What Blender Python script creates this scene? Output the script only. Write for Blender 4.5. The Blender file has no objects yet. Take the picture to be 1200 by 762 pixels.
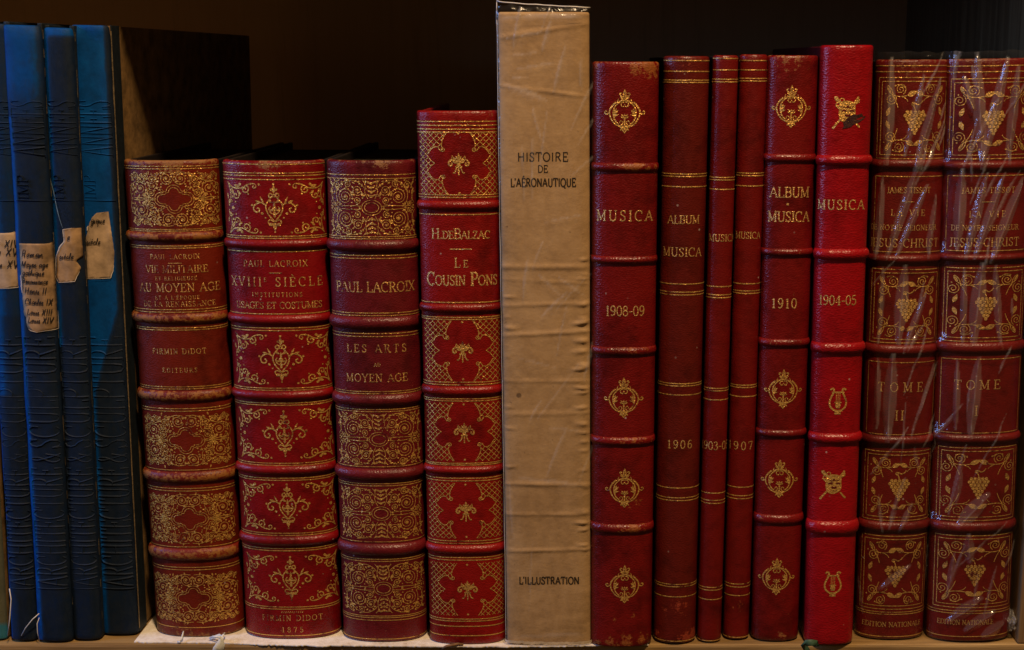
import bpy, bmesh, math, random
from mathutils import Vector, Matrix, noise as mn
R = math.radians
C = bpy.context.scene.collection
SC = bpy.context.scene

# ------------------------------------------------------------------ camera
FPX, CX, CY = 1554.0, 695.0, 381.0          # focal length and principal point, in pixels of a 1200x762 frame
PITCH = R(11.3)
CAM = Vector((0.0, -0.72, 0.3316))
cam = bpy.data.cameras.new("camera"); co = bpy.data.objects.new("camera", cam); C.objects.link(co)
cam.sensor_width = 36.0; cam.lens = FPX / 1200.0 * 36.0
cam.shift_x = -(CX - 600.0) / 1200.0
cam.clip_start = 0.02; cam.clip_end = 50
co.location = CAM; co.rotation_euler = (R(90) - PITCH, 0, 0)
SC.camera = co

# ------------------------------------------------------------------ world, lamps, exposure
w = bpy.data.worlds.new("World"); SC.world = w; w.use_nodes = True
w.node_tree.nodes['Background'].inputs[0].default_value = (0.60, 0.35, 0.15, 1)
w.node_tree.nodes['Background'].inputs[1].default_value = 0.10
SC.view_settings.view_transform = 'Standard'; SC.view_settings.look = 'None'
SC.view_settings.exposure = 0.0; SC.view_settings.gamma = 1.0; SC.view_settings.use_curve_mapping = False

def area_lamp(name, loc, target, size, power, col, sy=None):
    l = bpy.data.lights.new(name, 'AREA'); l.energy = power; l.color = col
    l.shape = 'RECTANGLE'; l.size = size; l.size_y = sy or size
    o = bpy.data.objects.new(name, l); C.objects.link(o); o.location = loc
    o.rotation_euler = (Vector(target) - Vector(loc)).to_track_quat('-Z', 'Y').to_euler()
    return o
area_lamp("ceiling_lamp", (0.22, -0.85, 1.72), (-0.02, 0, 0.15), 0.13, 33.0, (1.0, 0.68, 0.38))
area_lamp("window_light", (-1.62, -0.40, 0.80), (0, 0, 0.2), 0.45, 16.0, (0.24, 0.44, 1.0), 0.7)

# ------------------------------------------------------------------ material helpers
class NT:
    def __init__(s, name):
        s.m = bpy.data.materials.new(name); s.m.use_nodes = True
        s.t = s.m.node_tree; s.p = s.t.nodes['Principled BSDF']; s.out = s.t.nodes['Material Output']
    def n(s, typ, **kw):
        nd = s.t.nodes.new(typ)
        for k, v in kw.items():
            if k.startswith('i_'):
                key = k[2:]; key = int(key) if key.isdigit() else key.replace('_', ' ')
                nd.inputs[key].default_value = v
            else: setattr(nd, k, v)
        return nd
    def l(s, a, b): s.t.links.new(a, b)
    def ramp(s, src, stops):
        r = s.n('ShaderNodeValToRGB'); e = r.color_ramp.elements
        while len(e) < len(stops): e.new(0.5)
        for q, (p, c) in zip(e, stops):
            q.position = p; q.color = c if len(c) == 4 else (*c, 1)
        s.l(src, r.inputs[0]); return r.outputs[0]
    def mix(s, fac, a, b, blend='MIX'):
        m = s.n('ShaderNodeMix', data_type='RGBA', blend_type=blend)
        for v, i in ((fac, 0), (a, 6), (b, 7)):
            if hasattr(v, 'is_linked') or hasattr(v, 'links'): s.l(v, m.inputs[i])
            else: m.inputs[i].default_value = v if i == 0 else (*v, 1)
        return m.outputs[2]
    def math(s, op, a, b=None, clamp=False):
        m = s.n('ShaderNodeMath', operation=op, use_clamp=clamp)
        for v, i in ((a, 0), (b, 1)):
            if v is None: continue
            if hasattr(v, 'links'): s.l(v, m.inputs[i])
            else: m.inputs[i].default_value = v
        return m.outputs[0]
    def coords(s, scale=(1, 1, 1), seed=0.0):
        tc = s.n('ShaderNodeTexCoord'); mp = s.n('ShaderNodeMapping')
        mp.inputs['Scale'].default_value = scale; mp.inputs['Location'].default_value = (seed, seed * .7, seed * 1.3)
        s.l(tc.outputs['Object'], mp.inputs[0]); return mp.outputs[0]
    def noise(s, vec, scale, detail=4, rough=.55, dist=0):
        n = s.n('ShaderNodeTexNoise', i_Scale=scale, i_Detail=detail, i_Roughness=rough, i_Distortion=dist)
        s.l(vec, n.inputs['Vector']); return n.outputs[0]
    def bump(s, h, strength, dist, prev=None):
        b = s.n('ShaderNodeBump', i_Strength=strength, i_Distance=dist); s.l(h, b.inputs['Height'])
        if prev is not None: s.l(prev, b.inputs['Normal'])
        return b.outputs[0]

def leather(name, base, worn=(.34, .12, .035), grain=620, rough=.42, gstr=.5, seed=0, stretch=1.5, dark=.34, under=0.0, coat=0.0):
    s = NT(name); v = s.coords((1, 1, 1), seed)
    vg = s.coords((1, 1, stretch), seed)
    big = s.noise(v, 26, 5, .6); mid = s.noise(v, 150, 4, .6)
    mot = s.math('ADD', s.math('MULTIPLY', big, .6), s.math('MULTIPLY', mid, .4))
    col = s.ramp(mot, [(.3, tuple(c * dark for c in base)), (.52, base), (.75, tuple(min(1, c * 1.25) for c in base))])
    # rubbed patches: painted attribute broken up with noise
    at = s.n('ShaderNodeAttribute', attribute_name='wear')
    nz = s.noise(s.coords((1, 1, 1.0), seed + 3), 330, 7, .74)
    wv = s.math('ADD', at.outputs['Fac'], s.math('MULTIPLY', s.math('SUBTRACT', nz, .5), 2.3))
    wv = s.math('ADD', wv, under)
    wm = s.ramp(wv, [(.50, (0, 0, 0)), (.64, (1, 1, 1))])
    wc = s.mix(s.noise(v, 420, 3), tuple(c * .45 for c in worn), worn)
    col = s.mix(wm, col, wc)
    # fine pale scratches and dust specks
    vo = s.n('ShaderNodeTexVoronoi', i_Scale=120.0); s.l(v, vo.inputs['Vector'])
    sp = s.ramp(vo.outputs['Distance'], [(.0, (1, 1, 1)), (.055, (1, 1, 1)), (.085, (0, 0, 0))])
    gate = s.ramp(s.noise(v, 48, 2), [(.55, (0, 0, 0)), (.60, (1, 1, 1))])
    spm = s.math('MULTIPLY', sp, gate)
    col = s.mix(s.math('MULTIPLY', spm, .55), col, (.5, .42, .36))
    s.l(col, s.p.inputs['Base Color'])
    rg = s.math('ADD', s.math('MULTIPLY', s.noise(v, 300, 3), .25), rough - .12)
    rg = s.math('ADD', rg, s.math('MULTIPLY', wm, .22)); s.l(rg, s.p.inputs['Roughness'])
    vr = s.n('ShaderNodeTexVoronoi', i_Scale=grain * 1.7, feature='SMOOTH_F1'); vr.inputs['Smoothness'].default_value = .5
    dv = s.n('ShaderNodeVectorMath', operation='ADD'); s.l(vg, dv.inputs[0])
    nw = s.n('ShaderNodeTexNoise', i_Scale=380.0, i_Detail=2.0); s.l(vg, nw.inputs['Vector'])
    sc = s.n('ShaderNodeVectorMath', operation='SCALE'); sc.inputs['Scale'].default_value = .0014
    s.l(nw.outputs['Color'], sc.inputs[0]); s.l(sc.outputs[0], dv.inputs[1]); s.l(dv.outputs[0], vr.inputs['Vector'])
    b = s.bump(vr.outputs['Distance'], gstr * .6, .0006)
    b = s.bump(s.noise(v, 110, 4), .2, .0009, b)
    s.l(b, s.p.inputs['Normal'])
    s.p.inputs['Specular IOR Level'].default_value = .38
    s.p.inputs['Coat Weight'].default_value = coat; s.p.inputs['Coat Roughness'].default_value = .25
    return s.m

def gold(name, base=(.98, .56, .13), rough=.33, loss=.42, seed=0, under=(.10, .012, .01)):
    s = NT(name); v = s.coords((1, 1, 1), seed)
    n = s.noise(v, 330, 4, .65); n2 = s.noise(v, 45, 3)
    m = s.math('ADD', s.math('MULTIPLY', n, .6), s.math('MULTIPLY', n2, .4))
    k = s.ramp(m, [(loss - .06, (0, 0, 0)), (loss + .05, (1, 1, 1))])
    s.l(s.mix(k, under, s.mix(n, tuple(c * .7 for c in base), base)), s.p.inputs['Base Color'])
    s.l(s.math('MULTIPLY', k, .62), s.p.inputs['Metallic'])
    s.p.inputs['Roughness'].default_value = rough
    s.l(s.bump(s.noise(v, 1100, 3), .7, .0010), s.p.inputs['Normal'])
    return s.m

def plain(name, col, rough=.6, var=.35, scale=120, bump=.2, bd=.0005, stretch=(1, 1, 1), metallic=0, spec=.3):
    s = NT(name); v = s.coords(stretch)
    n = s.noise(v, scale, 5, .6)
    s.l(s.ramp(n, [(.3, tuple(c * (1 - var) for c in col)), (.7, tuple(min(1, c * (1 + var)) for c in col))]), s.p.inputs['Base Color'])
    s.p.inputs['Roughness'].default_value = rough; s.p.inputs['Metallic'].default_value = metallic
    s.p.inputs['Specular IOR Level'].default_value = spec
    s.l(s.bump(s.noise(v, scale * 4, 4), bump, bd), s.p.inputs['Normal'])
    return s.m

def wood(name, a, b, axis='x', rough=.5, bump=.3):
    s = NT(name); st = (1.2, 26, 26) if axis == 'x' else ((26, 26, 1.2) if axis == 'z' else (26, 1.2, 26))
    v = s.coords(st); n = s.noise(v, 5.0, 7, .62, .6); v2 = s.coords(tuple(q * 4 for q in st)); n2 = s.noise(v2, 6, 4, .7)
    big = s.noise(s.coords((1, 1, 1)), 7, 4)
    m = s.math('ADD', s.math('MULTIPLY', n, .55), s.math('ADD', s.math('MULTIPLY', n2, .2), s.math('MULTIPLY', big, .25)))
    s.l(s.ramp(m, [(.32, tuple(c * (.8 if a[0] > .6 else .45) for c in a)), (.47, a), (.66, b)]), s.p.inputs['Base Color'])
    s.p.inputs['Roughness'].default_value = rough
    s.l(s.bump(n2, bump, .0006, s.bump(n, bump, .0009)), s.p.inputs['Normal'])
    return s.m

def film_mat(name, rough=.13, tint=(.97, .97, .98), milk=.0, refl=.045):
    s = NT(name); v = s.coords((1, 1, 1))
    tr = s.n('ShaderNodeBsdfTransparent'); tr.inputs[0].default_value = (*tint, 1)
    gl = s.n('ShaderNodeBsdfGlossy'); gl.inputs['Roughness'].default_value = rough
    df = s.n('ShaderNodeBsdfDiffuse'); df.inputs[0].default_value = (.75, .74, .74, 1)
    b = s.bump(s.noise(v, 160, 3, .5, 1.2), .5, .0012); s.l(b, gl.inputs['Normal'])
    lw = s.n('ShaderNodeLayerWeight'); lw.inputs[0].default_value = .5
    edge = s.math('POWER', lw.outputs['Facing'], 4.0)
    at = s.n('ShaderNodeAttribute', attribute_name='crease_glare')  # painted glare along the film's folds
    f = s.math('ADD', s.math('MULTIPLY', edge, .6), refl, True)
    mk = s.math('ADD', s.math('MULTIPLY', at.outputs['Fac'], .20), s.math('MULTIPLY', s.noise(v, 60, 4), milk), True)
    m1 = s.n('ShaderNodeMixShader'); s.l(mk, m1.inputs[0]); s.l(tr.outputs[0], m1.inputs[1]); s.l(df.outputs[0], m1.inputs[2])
    m2 = s.n('ShaderNodeMixShader'); s.l(f, m2.inputs[0]); s.l(m1.outputs[0], m2.inputs[1]); s.l(gl.outputs[0], m2.inputs[2])
    s.l(m2.outputs[0], s.out.inputs[0])
    return s.m

# ------------------------------------------------------------------ object helpers
def obj(name, bm, mats, parent=None, smooth=True, matrix=None):
    me = bpy.data.meshes.new(name); bm.to_mesh(me); bm.free()
    for m in (mats if isinstance(mats, (list, tuple)) else [mats]): me.materials.append(m)
    if smooth:
        for p in me.polygons: p.use_smooth = True
    o = bpy.data.objects.new(name, me); C.objects.link(o)
    if parent: o.parent = parent
    if matrix is not None: o.matrix_world = matrix
    return o
def thing(name, label, cat, matrix, group=None):
    o = bpy.data.objects.new(name, None); C.objects.link(o); o.empty_display_size = .02
    o.matrix_world = matrix; tag(o, label, cat, group); return o
def tag(o, label, cat, group=None):
    o['label'] = label; o['category'] = cat
    if group: o['group'] = group
    return o
def box_bm(x0, x1, y0, y1, z0, z1, bev=0.0, seg=2):
    bm = bmesh.new(); bmesh.ops.create_cube(bm, size=1)
    for v in bm.verts:
        v.co = ((x0 + x1) / 2 + v.co.x * (x1 - x0), (y0 + y1) / 2 + v.co.y * (y1 - y0), (z0 + z1) / 2 + v.co.z * (z1 - z0))
    if bev: bmesh.ops.bevel(bm, geom=bm.edges[:], offset=bev, segments=seg, profile=.6, affect='EDGES')
    return bm
def prism_bm(pts, z0, z1):
    bm = bmesh.new()
    a = [bm.verts.new((x, y, z0)) for x, y in pts]; b = [bm.verts.new((x, y, z1)) for x, y in pts]
    n = len(pts)
    for i in range(n): bm.faces.new((a[i], a[(i + 1) % n], b[(i + 1) % n], b[i]))
    bm.faces.new(a[::-1]); bm.faces.new(b); bmesh.ops.recalc_face_normals(bm, faces=bm.faces[:])
    return bm
def tube_bm(bm, pts, r, seg=6, taper=None):
    rings = []
    for i, p in enumerate(pts):
        p = Vector(p); t = (Vector(pts[min(i + 1, len(pts) - 1)]) - Vector(pts[max(i - 1, 0)])).normalized()
        a = t.cross(Vector((0.3, 1, .2))).normalized(); b = t.cross(a)
        rr = r * (taper[i] if taper else 1)
        rings.append([bm.verts.new(p + (a * math.cos(2 * math.pi * k / seg) + b * math.sin(2 * math.pi * k / seg)) * rr) for k in range(seg)])
    for i in range(len(rings) - 1):
        for k in range(seg): bm.faces.new((rings[i][k], rings[i][(k + 1) % seg], rings[i + 1][(k + 1) % seg], rings[i + 1][k]))
    bm.faces.new(rings[0][::-1]); bm.faces.new(rings[-1]); return bm

# pixel of the 1200x762 frame -> ray
CR, SR = math.cos(PITCH), math.sin(PITCH)
def ray(px, py):
    x, y = (px - CX) / FPX, -(py - CY) / FPX
    return Vector((x, CR + y * SR, -SR + y * CR))
def on_floor(px, py, z=0.0):
    d = ray(px, py); t = (z - CAM.z) / d.z; return CAM + d * t
def on_front(px, py, y):
    d = ray(px, py); t = (y - CAM.y) / d.y; return CAM + d * t

# ------------------------------------------------------------------ book: a curved spine in local axes (x right, y away, z up)
class Book:
    def __init__(s, name, label, left, right, bottom, top, sag=.012, p=2.3, depth=.18, lefttop=None, righttop=None, mats=None,
                 group=None, thick=.003, lean=None, cat='book'):
        """left/right: pixel columns of the spine's edges at its foot; bottom: pixel row of the foot at the middle; top: row of the head"""
        f = on_floor((left + right) / 2, bottom); s.yf = f.y; s.sag = sag; s.p = p
        brow = bottom
        for _ in range(4):            # row at which the edges of the foot stand
            q = Vector((f.x, s.yf + sag, 0)) - CAM
            fw = q.y * CR - q.z * SR; up = q.y * SR + q.z * CR; brow = CY - up / fw * FPX
        xl = on_front(left, brow, s.yf + sag).x; xr = on_front(right, brow, s.yf + sag).x
        s.w = xr - xl; s.xc = (xl + xr) / 2; s.depth = depth
        t = on_front((left + right) / 2, top, s.yf); s.H = t.z
        ang = 0.0
        if lefttop is not None:
            a = on_front(lefttop, top, s.yf + sag); b = on_front(righttop, top, s.yf + sag) if righttop is not None else None
            cx = (a.x + b.x) / 2 if b else a.x + s.w / 2
            ang = math.atan2(cx - s.xc, s.H)
        if lean is not None: ang = R(lean)
        s.H = s.H / math.cos(ang)
        s.ang = ang
        s.M = Matrix.Translation((s.xc, s.yf, abs(math.sin(ang)) * s.w / 2)) @ Matrix.Rotation(ang, 4, 'Y')
        s.Mi = s.M.inverted()
        s.root = thing(name, label, cat, s.M, group)
        # arc-length table of the spine's plan curve
        N = 400; s.tab = [(0.0, 0.0, 0.0)]
        px_, py_ = 0.0, 0.0; L = 0
        for i in range(1, N + 1):
            th = (i / N) * math.pi / 2
            u = math.sin(th) ** (2 / p) if i < N else 1.0
            x = u * s.w / 2; y = s.prof(u)
            L += math.hypot(x - px_, y - py_); s.tab.append((L, x, y)); px_, py_ = x, y
        s.smax = L
    def prof(s, u): return s.sag * (1 - max(0.0, 1 - min(1, abs(u)) ** s.p) ** (1 / s.p))
    def at(s, a):
        sg = -1 if a < 0 else 1; a = min(abs(a), s.smax * .9999)
        lo, hi = 0, len(s.tab) - 1
        while hi - lo > 1:
            m = (lo + hi) // 2
            if s.tab[m][0] <= a: lo = m
            else: hi = m
        A, B = s.tab[lo], s.tab[hi]; k = (a - A[0]) / max(1e-9, B[0] - A[0])
        x = A[1] + (B[1] - A[1]) * k; y = A[2] + (B[2] - A[2]) * k
        tx, ty = B[1] - A[1], B[2] - A[2]; l = math.hypot(tx, ty)
        return sg * x, y, sg * ty / l, -tx / l      # position and outward normal
    def pt(s, a, z, off=0.0):
        x, y, nx, ny = s.at(a); return Vector((x + nx * off, y + ny * off, z))
    def sz(s, px, py):
        """pixel -> (arc position, height) on the spine"""
        o = s.Mi @ CAM; d = (s.Mi.to_3x3() @ ray(px, py)); y = 0.0
        for _ in range(8):
            t = (y - o.y) / d.y; q = o + d * t
            u = min(.995, abs(q.x) / (s.w / 2)); y = s.prof(u)
        x = min(abs(q.x), s.w / 2 * .995); a = 0
        for i in range(1, len(s.tab)):
            if s.tab[i][1] >= x:
                A, B = s.tab[i - 1], s.tab[i]; a = A[0] + (B[0] - A[0]) * (x - A[1]) / max(1e-9, B[1] - A[1]); break
        return (a if q.x >= 0 else -a), q.z
    def z(s, py):
        o = s.Mi @ CAM
        zc = s.H / 2
        for _ in range(6):
            wpt = s.M @ Vector((0, 0, zc)); q = wpt - CAM; fw = q.y * CR - q.z * SR
            pxm = CX + q.x / fw * FPX
            d = s.Mi.to_3x3() @ ray(pxm, py); t = -o.y / d.y; zc = (o + d * t).z
        return zc
    def build(s, leather_m, board_m, page_m, wear=None, disp=None, rows=None, cols=56, boards_h=0.0, cap=.0012):
        H = s.H; bm = bmesh.new(); lay = None
        n = rows or max(60, int(H / .0022)); zs = []
        prof = [(0.004, -.0034), (0.0, -.003), (0.0, -.0012), (.0004, -.0004), (.0012, 0)]
        rws = [(z, o) for z, o in prof]
        rws += [(.0012 + (H - .0024) * i / n, 0) for i in range(1, n)]
        rws += [(H - z, o) for z, o in prof[::-1]]
        vals = []; grid = []
        for z, o in rws:
            row = []
            for i in range(cols + 1):
                a = -s.smax + 2 * s.smax * i / cols
                dd = disp(a, z) if disp else 0.0
                row.append(bm.verts.new(s.pt(a, z, o + dd))); vals.append(wear(a, z) if wear else 0.0)
            grid.append(row)
        for j in range(len(grid) - 1):
            for i in range(cols): bm.faces.new((grid[j][i], grid[j][i + 1], grid[j + 1][i + 1], grid[j + 1][i]))
        sp = obj('spine', bm, leather_m, s.root)
        at = sp.data.attributes.new('wear', 'FLOAT', 'POINT')
        for i, v in enumerate(vals): at.data[i].value = v
        s.spine = sp
        t = .0028; y0 = s.sag + .0002
        for nm, x0, x1 in (('front_board', s.w / 2 - t, s.w / 2 - .0002), ('back_board', -s.w / 2 + .0002, -s.w / 2 + t)):
            obj(nm, box_bm(x0, x1, y0, s.depth, 0.0002, H - .0006 + boards_h, .0006), board_m, s.root, False)
        pts = []
        K = 20
        for i in range(K + 1):
            a = (-1 + 2 * i / K) * s.smax; x, y, nx, ny = s.at(a)
            k = (s.w / 2 - t - .0002) / (s.w / 2); pts.append((x * k, y + .0045))
        pts += [(s.w / 2 - t - .0002, s.depth - .004), (-s.w / 2 + t + .0002, s.depth - .004)]
        pb = obj('page_block', prism_bm(pts, .003, H - .0052), page_m, s.root, False)
        return s
    def band(s, y0, y1, m, h=.0017, wear=.0, ends=12, wfun=None, name='raised_band'):
        z1, z0 = s.z(y0), s.z(y1); bm = bmesh.new(); cols, rw = 56, 12; g = []; vals = []
        for j in range(rw + 1):
            t = -1 + 2 * j / rw; row = []
            for i in range(cols + 1):
                a = (-1 + 2 * i / cols) * s.smax; e = 1 - abs(-1 + 2 * i / cols) ** ends
                wob = 1 + .12 * mn.noise(Vector((a * 160, z0 * 90, 3.1)))
                row.append(bm.verts.new(s.pt(a, (z0 + z1) / 2 + (z1 - z0) / 2 * t, -.0003 + (h * wob * e + .0003) * max(0, 1 - t * t) ** .55)))
                vals.append((wfun(a, t) if wfun else wear * (1 - .5 * t * t)))
            g.append(row)
        for j in range(rw):
            for i in range(cols): bm.faces.new((g[j][i], g[j][i + 1], g[j + 1][i + 1], g[j + 1][i]))
        o = obj(name, bm, m, s.spine)
        at = o.data.attributes.new('wear', 'FLOAT', 'POINT')
        for i, v in enumerate(vals): at.data[i].value = v
        return o
    # flat inlays laid on the spine: strokes and fills in (arc, height) metres
    def lay(s, name, items, m, off=.00016, md=None, parent=None, ridge=0.0, attrf=None, dispf=None):
        if parent is None or len(items) > 1:      # one object per compartment of the spine
            ex = sorted(((min(p[1] for p in it[1]), max(p[1] for p in it[1]), k) for k, it in enumerate(items)))
            gr = []; hi = -1
            for lo_, hi_, k in ex:
                if not gr or lo_ > hi + .0045: gr.append([])
                gr[-1].append(k); hi = max(hi, hi_) if len(gr[-1]) > 1 else hi_
            if len(gr) > 1:
                return [s.lay(name, [items[k] for k in sorted(g)], m, off, md, parent, ridge, attrf, dispf) for g in gr]
        bm = bmesh.new(); vals = {}
        P = (lambda a, z, o: s.pt(a, z, o + dispf(a, z))) if dispf else s.pt
        for it in items:
            o = off + (.00012 if it[0] in 'dD' else 0)
            if it[0] in 'sD':
                pts = dens(it[1], .0016); wd = it[2]; n = len(pts); prev = None
                ws = it[3] if len(it) > 3 and it[3] else None
                for i in range(n):
                    p = pts[i]; q0 = pts[max(0, i - 1)]; q1 = pts[min(n - 1, i + 1)]
                    if i == 0 and n > 2 and abs(pts[0][0] - pts[-1][0]) + abs(pts[0][1] - pts[-1][1]) < 1e-7: q0 = pts[-2]
                    dx, dz = q1[0] - q0[0], q1[1] - q0[1]; l = math.hypot(dx, dz) or 1e-9
                    hw = wd / 2
                    if ws == 'taper': hw *= .25 + .75 * math.sin(math.pi * min(1, max(0, (i + .3) / (n - .4))))
                    if ws == 'tail': hw *= 1 - .75 * i / (n - 1)
                    ox, oz = -dz / l * hw, dx / l * hw
                    cur = [bm.verts.new(P(p[0] + ox, p[1] + oz, o)), bm.verts.new(P(p[0] - ox, p[1] - oz, o))]
                    if ridge:
                        cur.append(bm.verts.new(P(p[0], p[1], o + ridge)))
                        if prev:
                            bm.faces.new((prev[0], prev[2], cur[2], cur[0])); bm.faces.new((prev[2], prev[1], cur[1], cur[2]))
                        for v in cur: vals[v] = attrf(p[0], p[1]) if attrf else 0
                        prev = cur; continue
                    if prev:
                        f = bm.faces.new((prev[0], prev[1], cur[1], cur[0])); f.material_index = 1 if it[0] == 'D' else 0
                    prev = cur
            else:
                pts = it[1]; cx = sum(p[0] for p in pts) / len(pts); cz = sum(p[1] for p in pts) / len(pts)
                cv = bm.verts.new(P(cx, cz, o)); vs = [bm.verts.new(P(p[0], p[1], o)) for p in pts]
                for i in range(len(vs)):
                    f = bm.faces.new((cv, vs[i], vs[(i + 1) % len(vs)])); f.material_index = 1 if it[0] == 'd' else 0
        for f in bm.faces:
            f.normal_update()
            if f.normal.y > 0: f.normal_flip()
        vl = [vals.get(v, 0.0) for v in bm.verts]
        ob = obj(name, bm, [m, md] if md else m, parent or s.spine, not ridge)
        if ridge:
            at = ob.data.attributes.new('wear', 'FLOAT', 'POINT')
            for i, v in enumerate(vl): at.data[i].value = v
        return ob
    def rule(s, py, wd=.0005, inset=.985, a0=None, a1=None):
        z = s.z(py); a0 = -s.smax * inset if a0 is None else a0; a1 = s.smax * inset if a1 is None else a1
        return ('s', [(a0, z), (a1, z)], wd)
    def place(s, items, px, py, k):
        """items drawn in frame pixels (y up) round a centre, put on the spine; k = metres per pixel"""
        a, z = s.sz(px, py)
        return xf(items, a, z, k)
    def text(s, txt, px, py, width, cap, wt=1.0, sans=False, slant=0, rise=0):
        a, z = s.sz(px, py); al, _ = s.sz(px - width / 2, py); ar, _ = s.sz(px + width / 2, py)
        z1, z0 = s.z(py - cap / 2), s.z(py + cap / 2)
        return text_items(txt, (al + ar) / 2, z0, ar - al, z1 - z0, wt, sans, slant)

def dens(pts, step):
    out = [pts[0]]
    for a, b in zip(pts, pts[1:]):
        n = max(1, int(math.hypot(b[0] - a[0], b[1] - a[1]) / step))
        for i in range(1, n + 1): out.append((a[0] + (b[0] - a[0]) * i / n, a[1] + (b[1] - a[1]) * i / n))
    return out
def xf(items, ox=0, oz=0, k=1.0, kx=None, rot=0, wk=None):
    kx = k if kx is None else kx; c, sn = math.cos(rot), math.sin(rot); out = []
    for it in items:
        pts = [((x * c - y * sn) * kx + ox, (x * sn + y * c) * k + oz) for x, y in it[1]]
        out.append((it[0], pts, *( [it[2] * (abs(k) if wk is None else wk)] + list(it[3:]) if len(it) > 2 else [])))
    return out
def mir(items, ax='x'):
    return items + [(it[0], [((-x, y) if ax == 'x' else (x, -y)) for x, y in it[1]], *it[2:]) for it in items]

# ------------------------------------------------------------------ drawing kit (units: frame pixels)
def arc(cx, cy, rx, ry, a0, a1, n=12):
    return [(cx + rx * math.cos(R(a0 + (a1 - a0) * i / n)), cy + ry * math.sin(R(a0 + (a1 - a0) * i / n))) for i in range(n + 1)]
def ring(cx, cy, r, wd=.9, ry=None): return ('s', arc(cx, cy, r, ry or r, 0, 360, 16), wd)
def dot(cx, cy, r, ry=None): return ('f', arc(cx, cy, r, ry or r, 0, 324, 9))
def spiral(cx, cy, r, turns=1.75, a0=0, cw=1, wd=.9, r1=.12):
    n = int(turns * 14); pts = []
    for i in range(n + 1):
        t = i / n; rr = r * (1 - (1 - r1) * t); a = R(a0) + cw * t * turns * 2 * math.pi
        pts.append((cx + rr * math.cos(a), cy + rr * math.sin(a)))
    return ('s', pts, wd)
def leaf(x, y, ang, ln, wd, t='f'):
    c, s_ = math.cos(R(ang)), math.sin(R(ang)); up = [(0, 0), (.2, .7), (.45, 1), (.75, .6), (1, 0), (.75, -.6), (.45, -1), (.2, -.7)]
    return (t, [(x + u * ln * c - v * wd / 2 * s_, y + u * ln * s_ + v * wd / 2 * c) for u, v in up])
def bez(p0, p1, p2, p3, n=10):
    o = []
    for i in range(n + 1):
        t = i / n; q = 1 - t
        o.append((q**3 * p0[0] + 3*q*q*t * p1[0] + 3*q*t*t * p2[0] + t**3 * p3[0], q**3 * p0[1] + 3*q*q*t * p1[1] + 3*q*t*t * p2[1] + t**3 * p3[1]))
    return o
def smooth(pts, n=2):
    for _ in range(n):
        o = [pts[0]]
        for a, b in zip(pts, pts[1:]):
            o += [(a[0] * .75 + b[0] * .25, a[1] * .75 + b[1] * .25), (a[0] * .25 + b[0] * .75, a[1] * .25 + b[1] * .75)]
        pts = o + [pts[-1]]
    return pts

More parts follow.
